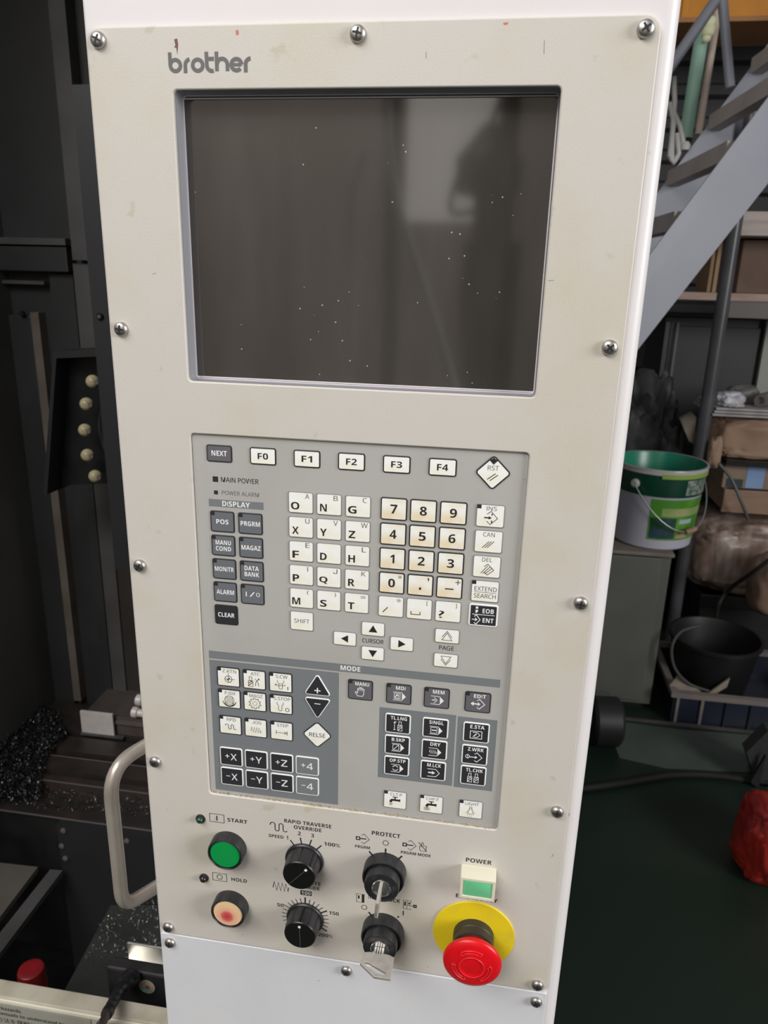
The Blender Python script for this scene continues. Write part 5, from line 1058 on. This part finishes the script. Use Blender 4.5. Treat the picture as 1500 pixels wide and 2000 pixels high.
# floor: roller, red tin, kerb strip, stand, red bag
c = on_z(1190, 1485, 0); t = thing('black_roller', 'black roller wheel lying on the green floor beside the white housing', 'wheel', (c.x, c.y + .08, 0))
b = MB(); b.lathe((c.x - .06, c.y + .10, .085), (1, .1, 0), [(.03, 0), (.075, .002), (.085, .012), (.085, .09), (.075, .10), (.03, .102)], 36); b.obj('tyre', mat('roller_rubber', (.012, .012, .012, 1), .5), t, smooth=35)
b = MB(); b.lathe((c.x - .064, c.y + .10, .085), (1, .1, 0), [(.025, 0), (.025, .112)], 20); b.obj('hub', dk_lite, t, smooth=40)
c = on_z(1172, 1408, 0); t = thing('small_red_tin', 'small red and grey tin standing at the foot of the grey cabinet', 'tin', (c.x, c.y + .02, 0))
b = MB(); b.lathe((c.x, c.y + .02, 0), (0, 0, 1), [(.035, 0), (.036, .05)], 24); b.obj('tin_body', mat('dull_red', (.08, .015, .015, 1), .5), t, smooth=40)
b = MB(); b.lathe((c.x, c.y + .02, .05), (0, 0, 1), [(.036, 0), (.036, .045), (.03, .05)], 24); b.obj('tin_top', mat('tin_grey', (.10, .10, .10, 1), .4), t, smooth=40)
b = MB(); b.box((-.3, 2.09, 0), (2.4, 2.13 - .045, .012)); struct(b.obj('trim_1', worn('kerb_grey', (.07, .062, .056, 1), (.045, .04, .036, 1), 10)), 'low worn strip along the floor in front of the cabinet')
b = MB(); q = [on_z(x, y, .002) for x, y in ((1180, 1405), (1330, 1425), (1600, 1445), (1640, 1495), (1450, 1508), (1300, 1500), (1210, 1480))]
b.prism(q, (0, 0, -.0015)); struct(b.obj('trim_2', worn('pale_floor_patch', (.075, .088, .076, 1), (.045, .065, .052, 1), 5, .4, .7, .5)), 'paler patch of the floor in front of the crate')  # paler flat patch laid over the floor paint
c = on_z(1470, 1540, 0); t = thing('dark_stand', 'dark steel stand at the right edge above the red bag', 'stand', (c.x + .06, c.y + .05, 0))
b = MB(); b.prism([at(1458, 1470, c.y + .02), at(1500, 1428, c.y + .02), at(1560, 1428, c.y + .02), at(1560, 1600, c.y + .02), at(1500, 1592, c.y + .02)], (0, .05, 0)); b.obj('side_plate', mat('stand_grey', (.03, .03, .033, 1), .45), t)
b = MB(); b.prism([at(1466, 1528, c.y - .004), at(1496, 1476, c.y - .004), at(1482, 1540, c.y - .004)], (0, .012, 0)); b.obj('gusset', vblack, t)
b = MB(); b.box((c.x + .02, c.y + .02, 0), (c.x + .3, c.y + .12, .02)); b.obj('base_bar', dk, t)
c = on_z(1482, 1748, 0); redbag = worn('red_bag', (.34, .022, .012, 1), (.24, .012, .010, 1), 9, .4, .65, .38, bump=.3, bscale=30)
lump('red_bag', 'crumpled red plastic bag standing on the dark floor at the right edge', 'bag', (c.x + .075, c.y + .10, 0), (.115, .10, .125), redbag, 61, .22, 4, 1.1, .7)

# ================================================================== WORKSHOP BEHIND THE CAMERA (seen mirrored in the screen)
b = MB(); b.box((-4, -5.2, 0), (6.5, -5.05, 5.2)); struct(b.obj('wall_front', worn('front_wall_paint', (.56, .50, .44, 1), (.46, .41, .36, 1), .8, .4, .7, .7), org=(1, -5.2, 0)), 'brownish workshop wall behind the photographer')
def pillar(name, label, cat, pa, pb, D, th, m_, floor_=True):
    a, c = behind(pa[0], pa[1], D), behind(pb[0], pb[1], D); z0_ = 0 if floor_ else min(a.z, c.z)
    t_ = thing(name, label, cat, ((a.x + c.x) / 2, a.y, z0_)); mb = MB(); mb.box((a.x, a.y, z0_), (c.x, a.y - th, max(a.z, c.z))); mb.obj('body', m_, t_, bevel=.006); return t_, a, c, z0_
dkm = mat('mirrored_dark', (.03, .031, .033, 1), .5)
t_, a, c, z0_ = pillar('steel_column', 'dark steel column mirrored right of the middle of the screen', 'column', (757, 60), (788, 60), 4.2, .15, dkm)
q = MB(); q.box((a.x - .1, a.y + .04, 0), (c.x + .1, a.y - .2, .02)); q.obj('foot_plate', dkm, t_)
t_, a, c, z0_ = pillar('steel_column', 'broad dark column mirrored near the right edge of the screen', 'column', (987, 60), (1028, 60), 3.6, .2, dkm)
q = MB(); q.box((a.x - .1, a.y + .04, 0), (c.x + .1, a.y - .25, .02)); q.obj('foot_plate', dkm, t_)
t_, a, c, z0_ = pillar('drilling_machine', 'dark machine with a round head mirrored at the right of the screen', 'machine', (905, 470), (1010, 600), 3.2, .5, dkm)
q = MB(); q.lathe((behind(955, 340, 3.2)), (0, 0, 1), [(.03, -.6), (.06, -.58), (.06, -.1), (.14, -.08), (.15, .06), (.10, .12), (.04, .2)], 24); q.obj('head', dkm, t_, smooth=40)
cable('mirrored_hose', 'pale hose whose mirror image curves down the middle of the screen', [behind(x, y, 1.25) for x, y in ((764, 120), (757, 190), (758, 260), (770, 360), (795, 460), (835, 580), (868, 690), (890, 770), (905, 860))], .011, mat('hose_pale', (.85, .84, .80, 1), .45))
cable('mirrored_cable', 'short pale cable whose mirror image hangs in the middle of the screen', [behind(x, y, 1.5) for x, y in ((712, 300), (700, 330), (690, 370), (688, 450), (687, 560), (690, 700))], .010, mat('hose_grey', (.6, .58, .55, 1), .5), 'cable')
cable('mirrored_rope', 'dark cable whose mirror image crosses the bright window in the screen', [behind(x, y, 3.0) for x, y in ((990, 150), (960, 240), (905, 320), (880, 410), (930, 412))], .012, dkm, 'cable')
